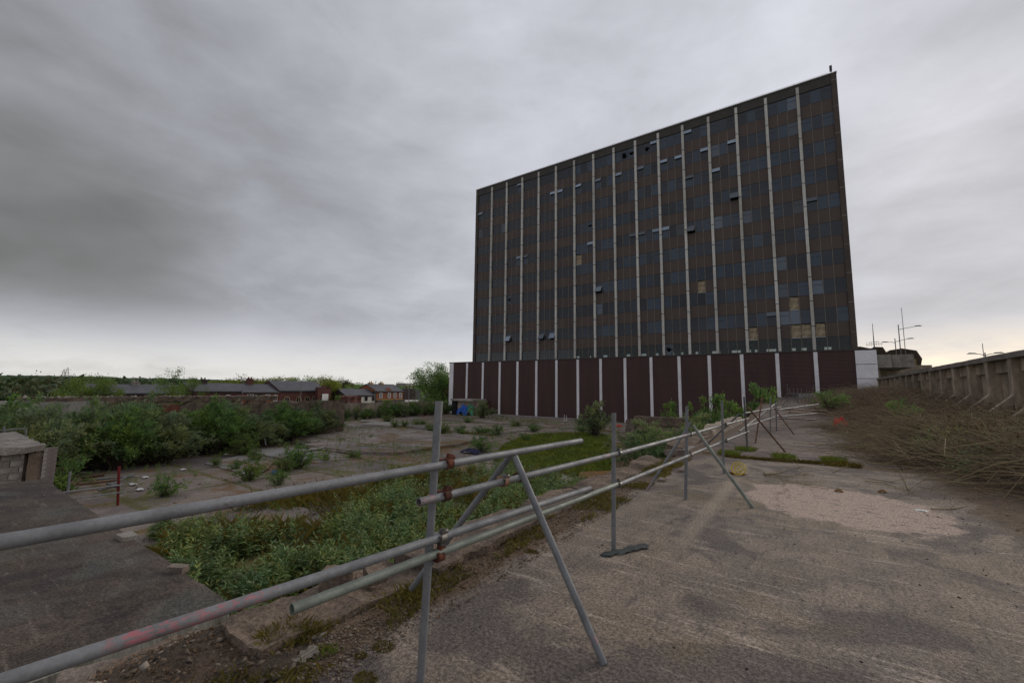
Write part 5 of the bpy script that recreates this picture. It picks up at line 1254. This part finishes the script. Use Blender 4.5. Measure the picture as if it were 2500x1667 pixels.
mosspad(1000 + 1090 / 3.672, 1240 + 390 / 3.672, .06, 'little orange moss pad by the kerb dirt')
for q, lab in ((P8(660, 1060), 'left grass clump in the deck joint'), (P8(1150, 1090), 'largest grass clump with a yellow flower in the deck joint'), (P8(1600, 1120), 'right grass clump in the deck joint'), (P8(810, 1025), 'small clump behind the deck joint')):
    tuft(q[0], q[1], 0, 520, .15, (.05, .20), 'grass', lab)

# ------------------------------------------------------------------ dead brush along the wall
rng = np.random.default_rng(5)
def brush(n, xr, yr, ln, r, hz, seed):
    rng = np.random.default_rng(seed)
    x = rng.uniform(*xr, n); y = rng.uniform(*yr, n)
    ok = x > 1.9 + .5 * np.sin(y * .7) + .35 * np.sin(y * 2.1 + 1) - .04 * np.clip(y - 14, 0, 25) + np.clip(12.5 - y, 0, 5) * .28
    x, y = x[ok], y[ok]; n = len(x)
    z = np.array([deck_z(a_, b_) for a_, b_ in zip(x, y)])
    edge = np.clip((x - 1.2) / 2.4, .12, 1)
    z0 = z + rng.uniform(0, 1, n) ** 1.4 * hz * edge
    L_ = rng.uniform(*ln, n); a = np.where(rng.uniform(size=n) < .45, rng.normal(math.pi * .95, .7, n), rng.uniform(0, 2 * math.pi, n))
    up = rng.normal(.06, .34, n) * edge
    tip = np.stack([x + np.cos(a) * L_, y + np.sin(a) * L_ * .9, np.clip(z0 + up * L_, z * .9 + .02, z + hz * 1.25)], 1); b0 = np.stack([x, y, z0], 1)
    tip[:, 0] = np.minimum(tip[:, 0], 6.9)
    P = arcs(b0, tip, rng.uniform(-.03, .14, n) * L_ * edge, rng, 5, .09); P[:, :, 2] = np.maximum(P[:, :, 2], .01)
    return tubes_np(P, rng.uniform(r[0], r[1], n), np.full(n, r[0] * .5), 3)
A_ = [brush(9000, (1.2, 6.95), (9.5, 24), (.4, 1.3), (.0035, .008), .62, 1), brush(9000, (.6, 6.95), (23, 58), (.5, 1.8), (.006, .014), .85, 2)]
def merge(parts):
    V_ = []; F_ = []; o_ = 0
    for v, f in parts: V_.append(v); F_.append(f + o_); o_ += len(v)
    return np.concatenate(V_), np.concatenate(F_)
tag(raw('dead_brush', npmesh('dead_brush', *merge(A_)), 'twig'), 'tangled heap of dead brown brush along the retaining wall', 'brush', kind='stuff')
A_ = [brush(1500, (1.6, 6.9), (9.3, 22), (1.0, 2.8), (.007, .015), .75, 3), brush(500, (1.0, 6.9), (22, 50), (1.5, 3.2), (.008, .016), .9, 4)]
tag(raw('dead_branches', npmesh('dead_branches', *merge(A_)), 'twig_pale'), 'long pale dead stems lying through the brush heap', 'brush', kind='stuff')
# dry leaf shreds in the brush and green undergrowth at its foot
n = 26000; x = rng.uniform(.9, 6.9, n); y = 10 + 47 * rng.uniform(0, 1, n) ** 1.3; ok = x > 2.1 + .5 * np.sin(y * .7) - .05 * np.clip(y - 14, 0, 20) + np.clip(12.5 - y, 0, 5) * .28; x, y = x[ok], y[ok]
z = np.array([deck_z(a_, b_) for a_, b_ in zip(x, y)]) + rng.uniform(0, .75, len(x)) * np.clip((x - 1.4) / 2.2, .1, 1)
V_, F_ = leaves(np.stack([x, y, z], 1), rng.normal(size=(len(x), 3)), rng.uniform(.05, .13, len(x)), .35, rng)
leafmat('leaf_dead', [(.16, .10, .062), (.11, .072, .045), (.20, .13, .08), (.13, .085, .05)], .15, .8, 0)
tag(raw('dead_leaves', npmesh('dead_leaves', V_, F_), 'leaf_dead'), 'dry brown leaves caught in the brush heap', 'dead leaves', kind='stuff')
pts = scatter([(2.2, 11.6), (3.0, 10.4), (5.8, 11), (6.8, 14), (6.5, 24), (3.4, 20), (2.0, 13.4)], 800, rng, (.5, 6.1, -.05))
tag(raw('undergrowth', weedplants(pts, lambda x, y: deck_z(x, y) + .1, rng, (.2, .75), (.08, .2), (6, 10), .18), 'leaf_bush'), 'dark green undergrowth in the near part of the brush', 'weeds', kind='stuff')
DS = []
for sd_ in (71, 72, 73):
    me_, lf_ = bushmesh(sd_, 1.05, 1.0, 44, 260, .09, .4, .3); tw_, lw_ = bushmesh(sd_ + 10, .95, .95, 90, 10, .05, .3)
    me_.materials.append(MAT['twig']); lf_.materials.append(MAT['leaf_dead']); tw_.materials.append(MAT['twig_pale']); DS.append((me_, lf_, tw_))
rq = random.Random(9)
for k in range(30):
    y = 10.6 + 34 * (k / 30) ** 1.25 + rq.uniform(-.5, .5); x = rq.uniform(2.7, 6.3) - max(0, y - 20) * .03
    if y < 12.5: x = max(x, 3.6)
    d_ = thing('dead_shrub', 'bare brown dead shrub standing in the brush heap by the wall', 'dead shrub', (x, y, deck_z(x, y) - .05), 'dead shrubs in the brush heap'); d_.rotation_euler = (rq.uniform(-.25, .25), rq.uniform(-.35, .1), rq.uniform(0, 6.3)); q_ = rq.uniform(.75, 1.2); d_.scale = (q_, q_, q_ * rq.uniform(.7, 1.05))
    for nm, me_ in zip(('stems', 'dry_leaves', 'twigs'), DS[k % 3]): raw(nm, me_, 'twig', d_)
# branches lying clear of the heap
def branch(pts, r, mat, label, twigs=0, sd=1):
    rs = random.Random(sd); P = [V3(p) for p in pts]; r_ = thing('fallen_branch', label, 'branch', tuple(P[0]))
    # smooth
    Q = []
    for i in range(len(P) - 1):
        for k in range(4): Q.append(P[i].lerp(P[i + 1], k / 4) + Vector((rs.uniform(-.01, .01), rs.uniform(-.01, .01), rs.uniform(0, .012))))
    Q.append(P[-1]); MB().path(Q, r, r * .35, 6).build('stem', mat, r_)
    if twigs:
        tw = MB()
        for k in range(twigs):
            p = Q[rs.randrange(2, len(Q))]; e = p + Vector((rs.uniform(-.3, .45), rs.uniform(-.25, .25), rs.uniform(.0, .14))); tw.path([p, p.lerp(e, .5) + Vector((0, 0, .03)), e], r * .4, r * .2, 4)
        tw.build('twigs', mat, r_)
GZ = lambda P, x, y, z=.02: G(*P(x, y), z)
branch([GZ(PB, 20, 575), GZ(PB, 120, 575), GZ(PB, 240, 535), GZ(PB, 345, 520, .05)], .013, 'twig_pale', 'forked pale branch on the deck, upper fork', 4, 1)
branch([GZ(PB, 20, 575), GZ(PB, 200, 600), GZ(PB, 330, 585), GZ(PB, 470, 590)], .012, 'twig_pale', 'forked pale branch on the deck, middle fork', 5, 2)
branch([GZ(PB, 20, 570), GZ(PB, 60, 600), GZ(PB, 300, 655), GZ(PB, 440, 690), GZ(PB, 600, 715)], .010, 'twig_pale', 'forked pale branch on the deck, lower fork', 14, 3)
branch([GZ(PB, 640, 560), GZ(PB, 700, 530), GZ(PB, 790, 505), GZ(PB, 900, 470)], .009, 'twig_pale', 'straight pale stick left of the brush foot', 2, 4)
branch([GZ(PB, 920, 640), GZ(PB, 1080, 655), GZ(PB, 1280, 720), GZ(PB, 1480, 800)], .011, 'twig_pale', 'long pale branch lying along the soil edge', 2, 5)
branch([GZ(PB, 1320, 720), GZ(PB, 1280, 640), GZ(PB, 1220, 540), GZ(PB, 1180, 480, .1)], .010, 'twig_pale', 'bent stick sloping up into the brush', 1, 6)
branch([GZ(PB, 1520, 895), GZ(PB, 1750, 885), GZ(PB, 2100, 840)], .010, 'twig_pale', 'reddish brown branch near the right edge', 1, 7)

# ------------------------------------------------------------------ rubble, pebbles, litter
def pebbles(pts, zf, sz, rng, name, mat, label, flat=.6):
    base = np.array([(1, 0, 0), (-1, 0, 0), (0, 1, 0), (0, -1, 0), (0, 0, 1), (0, 0, -1)], float)
    fc = np.array([(0, 2, 4), (2, 1, 4), (1, 3, 4), (3, 0, 4), (2, 0, 5), (1, 2, 5), (3, 1, 5), (0, 3, 5)])
    n = len(pts); P = np.array([(x, y, zf(x, y)) for x, y in pts]); s = (sz[0] * (sz[1] / sz[0]) ** (rng.uniform(0, 1, n) ** 2))[:, None, None]
    V_ = base[None] * rng.uniform(.5, 1.2, (n, 6, 1)) + rng.normal(size=(n, 6, 3)) * .18
    a = rng.uniform(0, 6.28, n); c, s2 = np.cos(a), np.sin(a); X = V_[..., 0] * c[:, None] - V_[..., 1] * s2[:, None]; Y = V_[..., 0] * s2[:, None] + V_[..., 1] * c[:, None]
    V_ = np.stack([X, Y, V_[..., 2] * flat], -1) * s + P[:, None]
    F_ = (fc[None] + (np.arange(n) * 6)[:, None, None]).reshape(-1, 3)
    return tag(raw(name, npmesh(name, V_.reshape(-1, 3), F_), mat), label, 'rubble', kind='stuff')
leafmat('stone_mix', [(.24, .20, .155), (.14, .105, .078), (.19, .14, .10), (.32, .27, .22), (.10, .072, .052)], .0, .9, 0)
pts = scatter(kp, 5200, rng); pts += scatter([(-3.0, .4), (-2.2, .4), (-2.35, 2.2), (-2.75, 2.2)], 2200, rng)
pebbles(pts, lambda x, y: .004, (.004, .022), rng, 'kerb_gravel', 'stone_mix', 'fine gravel and crumbs along the kerb')
pts = scatter([(-5.0, -.5), (-2.6, -.5), (-2.6, 1.9), (-5.0, 2.2)], 2400, rng)
pebbles(pts, bank_z, (.005, .04), rng, 'bank_rubble', 'stone_mix', 'loose stones on the soil bank at the bottom left')
pts = scatter([(-2.2, 1), (2.2, 3), (2.2, 11), (-2.2, 12)], 260, rng); pebbles(pts, lambda x, y: .003, (.004, .018), rng, 'deck_crumbs', 'dirt', 'dark crumbs scattered on the deck')
pts = scatter([(1.4, 5.5), (4.5, 5.5), (4.5, 11), (1.2, 11)], 700, rng); pebbles(pts, lambda x, y: deck_z(x, y) + .003, (.005, .03), rng, 'soil_crumbs', 'stone_mix', 'small stones on the dark soil at the right')
pts = scatter([(-45, 6), (-22, 5), (-12, 4), (-4, 20), (-4, 58), (-48, 58)], 5200, rng, (.3, 4.4, .0)); pebbles(pts, lambda x, y: floor_z(x, y) + .04, (.02, .12), rng, 'site_rubble', 'stone_mix', 'rubble strewn over the cleared site floor')
pts = scatter([(-33.5, 18.6), (-26.5, 18.8), (-26.5, 19.4), (-33.5, 19.3)], 500, rng); pebbles(pts, lambda x, y: ZS + .1, (.05, .2), rng, 'slab_edge_rubble', 'stone_mix', 'rubble along the broken edge of the raised slab')
pts = scatter([(-41.3, 4.5), (-40.0, 4.5), (-40.0, 20), (-41.3, 20)], 900, rng); pebbles(pts, lambda x, y: .74, (.04, .22), rng, 'wall_top_rubble', 'stone_mix', 'rubble heaped on top of the ruined wall')
pts = scatter([(-4.8, .2), (-2.3, .4), (-2.3, 6.5), (-2.85, 6.5), (-2.9, 2.2), (-4.8, 2.0)], 5200, rng)
P_ = np.array([(x, y, (bank_z(x, y) if x < -2.75 and y < 2.3 else .0) + .008) for x, y in pts]); D_ = rng.normal(size=P_.shape) * [1, 1, .25]
V_, F_ = leaves(P_, D_, rng.uniform(.012, .04, len(P_)), .5, rng)
tag(raw('leaf_litter', npmesh('leaf_litter', V_, F_), 'leaf_dead'), 'dry leaf litter on the soil along the kerb', 'leaf litter', kind='stuff')
# chunks
def chunk(p, s, label, mat='concrete_rough', sd=1, name='concrete_chunk'):
    p = tuple(float(q) for q in p); mb = MB().rough(-s[0] / 2, s[0] / 2, -s[1] / 2, s[1] / 2, -.02, s[2], max(s) / 5, min(s) * .14, sd, 3.)
    o = mb.build(name, mat); o.location = p; o.rotation_euler = (rnd.uniform(-.08, .08), rnd.uniform(-.08, .08), rnd.uniform(0, 3)); tag(o, label, 'concrete chunk'); return o
chunk(G(*P4(1190, 690), .06), (.26, .2, .12), 'rounded lump of concrete standing on the broken kerb', sd=3)
chunk(G(*P4(1520, 610), .05), (.2, .16, .08), 'small lump right behind the lower rail on the kerb', sd=4)
chunk((-4.05, 1.25, -.42), (.5, .3, .14), 'pale slab of broken concrete on the soil bank', sd=5)
chunk((-4.6, 1.0, -.75), (.6, .35, .2), 'stone lump under the low slab face', 'rubble', 6)
chunk((-3.35, .95, -.2), (.45, .22, .12), 'long broken stone near the bottom edge', 'rubble', 7)
chunk(G(*P8(180, 1060), 0), (.5, .35, .12), 'broken concrete lump at the deck edge by the third post', 'rubble', 8)
chunk(G(*PM(1515, 788), ZS), (.35, .25, .2), 'pale block on the concrete pad in the hollow', 'concrete_pale', 9)
for i, (x, y) in enumerate(((240, 1215), (180, 1130), (60, 1300))):
    chunk(G(*P8(x, y), 0), (.16, .12, .05), ('small', 'pinkish', 'flat')[i] + ' stone on the gravelly deck edge near the third post', 'rubble', 20 + i)
def plank(p, q, w, h, mat, label, name='plank', sd=3):
    p = V3(p); q = V3(q); L_ = (q - p).length; n = 9; rs = random.Random(sd)
    vs = []; fs = []
    for i in range(n + 1):
        u = i / n; k = 1 if 0 < i < n else rs.uniform(.3, .8)
        for sy, sz_ in ((-1, 0), (1, 0), (1, 1), (-1, 1)): vs.append((u * L_, sy * w / 2 * k + rs.uniform(-.3, .3) * w * (.8 if 0 < i < n else 1), sz_ * h + rs.uniform(0, .003)))
    for i in range(n):
        a_ = i * 4; fs += [(a_ + j, a_ + (j + 1) % 4, a_ + 4 + (j + 1) % 4, a_ + 4 + j) for j in range(4)]
    fs += [(3, 2, 1, 0), tuple(n * 4 + j for j in range(4))]
    o = MB().add(vs, fs).build(name, mat); o.location = p; o.rotation_euler = (0, -math.asin((q.z - p.z) / L_), math.atan2(q.y - p.y, q.x - p.x)); return tag(o, label, 'plank')
plank(G(1468, 1357, .004), G(1582, 1332, .004), .10, .014, 'plank_black', 'splintered black board at the foot of the second post')
plank(G(*P4(700, 1500), -.03), G(*P4(1010, 1280), .0), .085, .03, 'wood_old', 'weathered split plank lying in the kerb dirt')
plank(G(*P4(480, 1450), -.16), G(*P4(730, 1345), -.09), .06, .03, 'wood_old', 'smaller grey plank left of the split one', sd=5)
plank(G(*P4(960, 1200), -.02), G(*P4(1090, 1160), .0), .05, .03, 'wood_old', 'short grey timber end beside the golden tuft', sd=6)
o = MB().rough(-.11, .11, -.055, .055, 0, .07, .05, .006, 4).build('loose_brick', 'rubble'); c = G(*P5(0, 0)); c = G(1620 / 3.672, 1240 + 560 / 3.672, -.6); o.location = (float(c[0]), 2.2, -.6); o.rotation_euler = (0, 0, .5); tag(o, 'tan brick on the far edge of the low slab', 'brick')
o = MB().rough(-.14, .14, -.09, .09, 0, .06, .06, .008, 5).build('loose_brick', 'block'); c = G(1180 / 3.672, 1240 + 262 / 3.672, -.6); o.location = (float(c[0]), 2.18, -.6); tag(o, 'pale broken brick at the low slab edge behind the top rail', 'brick')
# tarp heap
def heap(p, s, mat, label, name, sd=1, cat='tarp'):
    p = tuple(float(q) for q in p); V_ = []; n = 14; mb = MB()
    for j in range(n + 1):
        for i in range(n + 1):
            x = -1 + 2 * i / n; y = -1 + 2 * j / n; r = max(0, 1 - (x * x + y * y) * .75); w = mnoise.noise(Vector((x * 2.3 + sd, y * 2.3, sd))) + .5 * mnoise.noise(Vector((x * 6, y * 6, sd)))
            V_.append((x * s[0] * (1 + .2 * w), y * s[1] * (1 + .2 * w), max(0, s[2] * (r ** .7) * (.85 + .35 * w))))
    mb.add(V_, [(j * (n + 1) + i, j * (n + 1) + i + 1, (j + 1) * (n + 1) + i + 1, (j + 1) * (n + 1) + i) for j in range(n) for i in range(n)])
    o = mb.build(name, mat); o.location = p; tag(o, label, cat); return o
tg = G(*P7(295, 712), ZS); heap((tg[0], tg[1], ZS + .1), (1.2, .7, 1.9), 'tarp_blue', 'crumpled blue tarpaulin heap by the podium corner', 'tarpaulin', 2)
heap((tg[0] + 1.3, tg[1] + .5, ZS + .1), (.9, .6, 2.1), 'tarp_green', 'green plastic sheet beside the blue tarpaulin', 'plastic_sheet', 5, 'plastic sheet')
c = G(*P7(370, 1055), ZS); heap((c[0], c[1], ZS + .08), (.8, .4, .35), 'cloth_navy', 'dark navy cloth heap on the slab edge', 'cloth_heap', 3, 'cloth')
c = G(*P7(1690, 820), ZS); heap((c[0], c[1], ZS + .1), (.35, .25, .3), 'plastic_red', 'small red plastic object near the podium behind the second post', 'red_plastic', 4, 'litter')
c = AY(*P9(590, 1285), 25); heap((c[0], c[1], c[2] - .2), (.26, .2, .40), 'plastic_red', 'bright red plastic bag caught in the brush', 'plastic_bag', 6, 'bag')
c = G(*P6(620, 1135), ZS); heap((c[0], c[1], ZS + .08), (.2, .14, .2), 'tarp_blue', 'little blue litter scrap on the bare floor', 'litter_scrap', 7, 'litter')
for i, (q, lab) in enumerate(((P6(710, 876), 'white scrap at the edge of the bush row'), (P6(190, 958), 'tiny white scrap under the dark bushes'), (P5(1300, 1165), 'pale scrap near the steel debris'), (P5(1190, 1228), 'flat pale scrap on the dark wet floor'), (P5(1250, 1275), 'second flat pale scrap nearer the camera'), (P5(1640, 1095), 'small pale scrap by the concrete pad'), (P6(1800, 655), 'white rag far out near the fence'))):
    c = G(*q, ZS); heap((c[0], c[1], ZS + .06), (.2, .12, .06), 'plastic_white', lab, 'litter_scrap', 10 + i, 'litter')
for i, (q, lab) in enumerate(((PB(550, 490), 'white scrap in the deck joint'), (PB(790, 494), 'second white scrap in the deck joint'), (PB(1430, 905), 'pale stone like scrap on the soil edge'))):
    c = G(*q, 0); heap((c[0], c[1], 0), (.07, .04, .02), 'plastic_white', lab, 'litter_scrap', 30 + i, 'litter')
for q, lab in ((PB(690, 735), 'rusty brown crumpled can at the silt edge'), (PB(1080, 740), 'brown crumpled cup on the soil edge')):
    c = G(*q, 0); heap((c[0], c[1], 0), (.06, .035, .05), 'rust_sheet', lab, 'crushed_can', 40, 'litter')
o = MB().rough(-.06, .06, -.01, .01, .5, .86, .06, .01, 3).build('white_post_stump', 'white_paint'); c = G(*P6(562, 890), ZS); o.location = (float(c[0]), float(c[1]), ZS - .4); o.rotation_euler = (.3, .2, 0); o.scale = (1.6, 1.6, 1.4); tag(o, 'leaning white stick at the edge of the bush row', 'stick')
# yellow cable reel
reel = thing('yellow_hoop', 'yellow wire hoop lying on the deck by the fourth post', 'wire hoop', tuple(float(q) for q in G(*P8(748, 1250))))
c = V3(G(*P8(748, 1250))); 
for rr_, nm, tz in ((.13, 'outer_ring', 0), (.075, 'inner_ring', .02)):
    pts_ = [c + Vector((math.cos(a_ / 16 * 2 * math.pi) * rr_, math.sin(a_ / 16 * 2 * math.pi) * rr_ * .45 + tz, .14 + math.sin(a_ / 16 * 2 * math.pi) * rr_ * .88)) for a_ in range(17)]
    MB().path(pts_, .012, .012, 6).build(nm, 'plastic_yellow', reel)
m_ = MB()
for k in range(4): a_ = k * math.pi / 4; e = Vector((math.cos(a_) * .13, math.sin(a_) * .06, math.sin(a_) * .114)); m_.path([c + Vector((0, 0, .14)) - e, c + Vector((0, 0, .14)), c + Vector((0, 0, .14)) + e], .004, .004, 4)
m_.build('spokes', 'plastic_yellow', reel)
MB().path([V3(G(*P8(640, 1215))), V3(G(*P8(700, 1232), .03)), c + Vector((.05, 0, .03)), V3(G(*P8(820, 1240)))], .03, .012, 6).build('cloth_tail', 'rust_sheet', reel)
o = MB().box(-.9, .9, -.5, .5, 0, .02).build('rust_sheet', 'rust_sheet'); c = G(*PM(1860, 805), ZS); o.location = (float(c[0]), float(c[1]), ZS + .45); o.rotation_euler = (.12, -.1, .3); tag(o, 'flat rusty brown sheet lying below the deck edge', 'sheet')
# ladder and bent steel on the lower floor
ld = thing('ladder', 'grey steel ladder leaning on the raised slab by the bushes', 'ladder', (-36, 19.8, ZS))
for p_, q_ in (((-37.6, 19.5, ZS + .05), (-33.4, 18.9, ZS + .28)), ((-38.0, 20.3, ZS + .08), (-33.6, 19.7, ZS + .30))): MB().tube(p_, q_, .05, n=6).build('rail', 'galv_dark', ld)
for k in range(11):
    u = k / 10; MB().tube((-37.6 + 4.2 * u, 19.5 - .6 * u, ZS + .05 + .23 * u), (-38 + 4.4 * u, 20.3 - .6 * u, ZS + .08 + .22 * u), .03, n=5).build('rung', 'galv_dark', ld)
dbs = [((880, 1172), (1195, 1148), 'galv'), ((960, 1240), (1195, 1125), 'galv'), ((700, 1222), (1060, 1180), 'rust_pale'), ((880, 1270), (1040, 1225), 'galv'), ((960, 1215), (1050, 1245), 'galv_dark'), ((740, 1160), (930, 1140), 'rust')]
dl = ['grey debris tube pointing right behind the red post, flattest', 'grey debris tube sloping up to the right past the red post', 'rusty debris tube lying left in the steel heap', 'short pale debris tube at the front of the steel heap', 'short dark tube crossing the steel heap', 'rusty bar at the back of the steel heap']
for (a_, b_, mt), lab in zip(dbs, dl):
    p_ = V3(G(*P5(*a_), ZS + .15)); q_ = V3(G(*P5(*b_), ZS + .25)); r = thing('debris_tube', lab, 'scrap tube', tuple(p_), 'scrap steel behind the red post'); MB().tube(p_, q_, .05, n=6, hollow=True).build('tube', mt, r)
o = MB().tube((0, 0, 0), (.1, 0, .9), .03, n=6).tube((.35, .1, 0), (.4, .1, .8), .03, n=6).tube((0, 0, .05), (.4, .1, .05), .03, n=6).build('bent_stand', 'white_paint'); c = G(*P7(1200, 765), ZS); o.location = (float(c[0]), float(c[1]), ZS + .1); tag(o, 'small pale metal stand in front of the podium', 'stand')
for k in [q for q in S.objects if '_o' in q]: del k['_o']
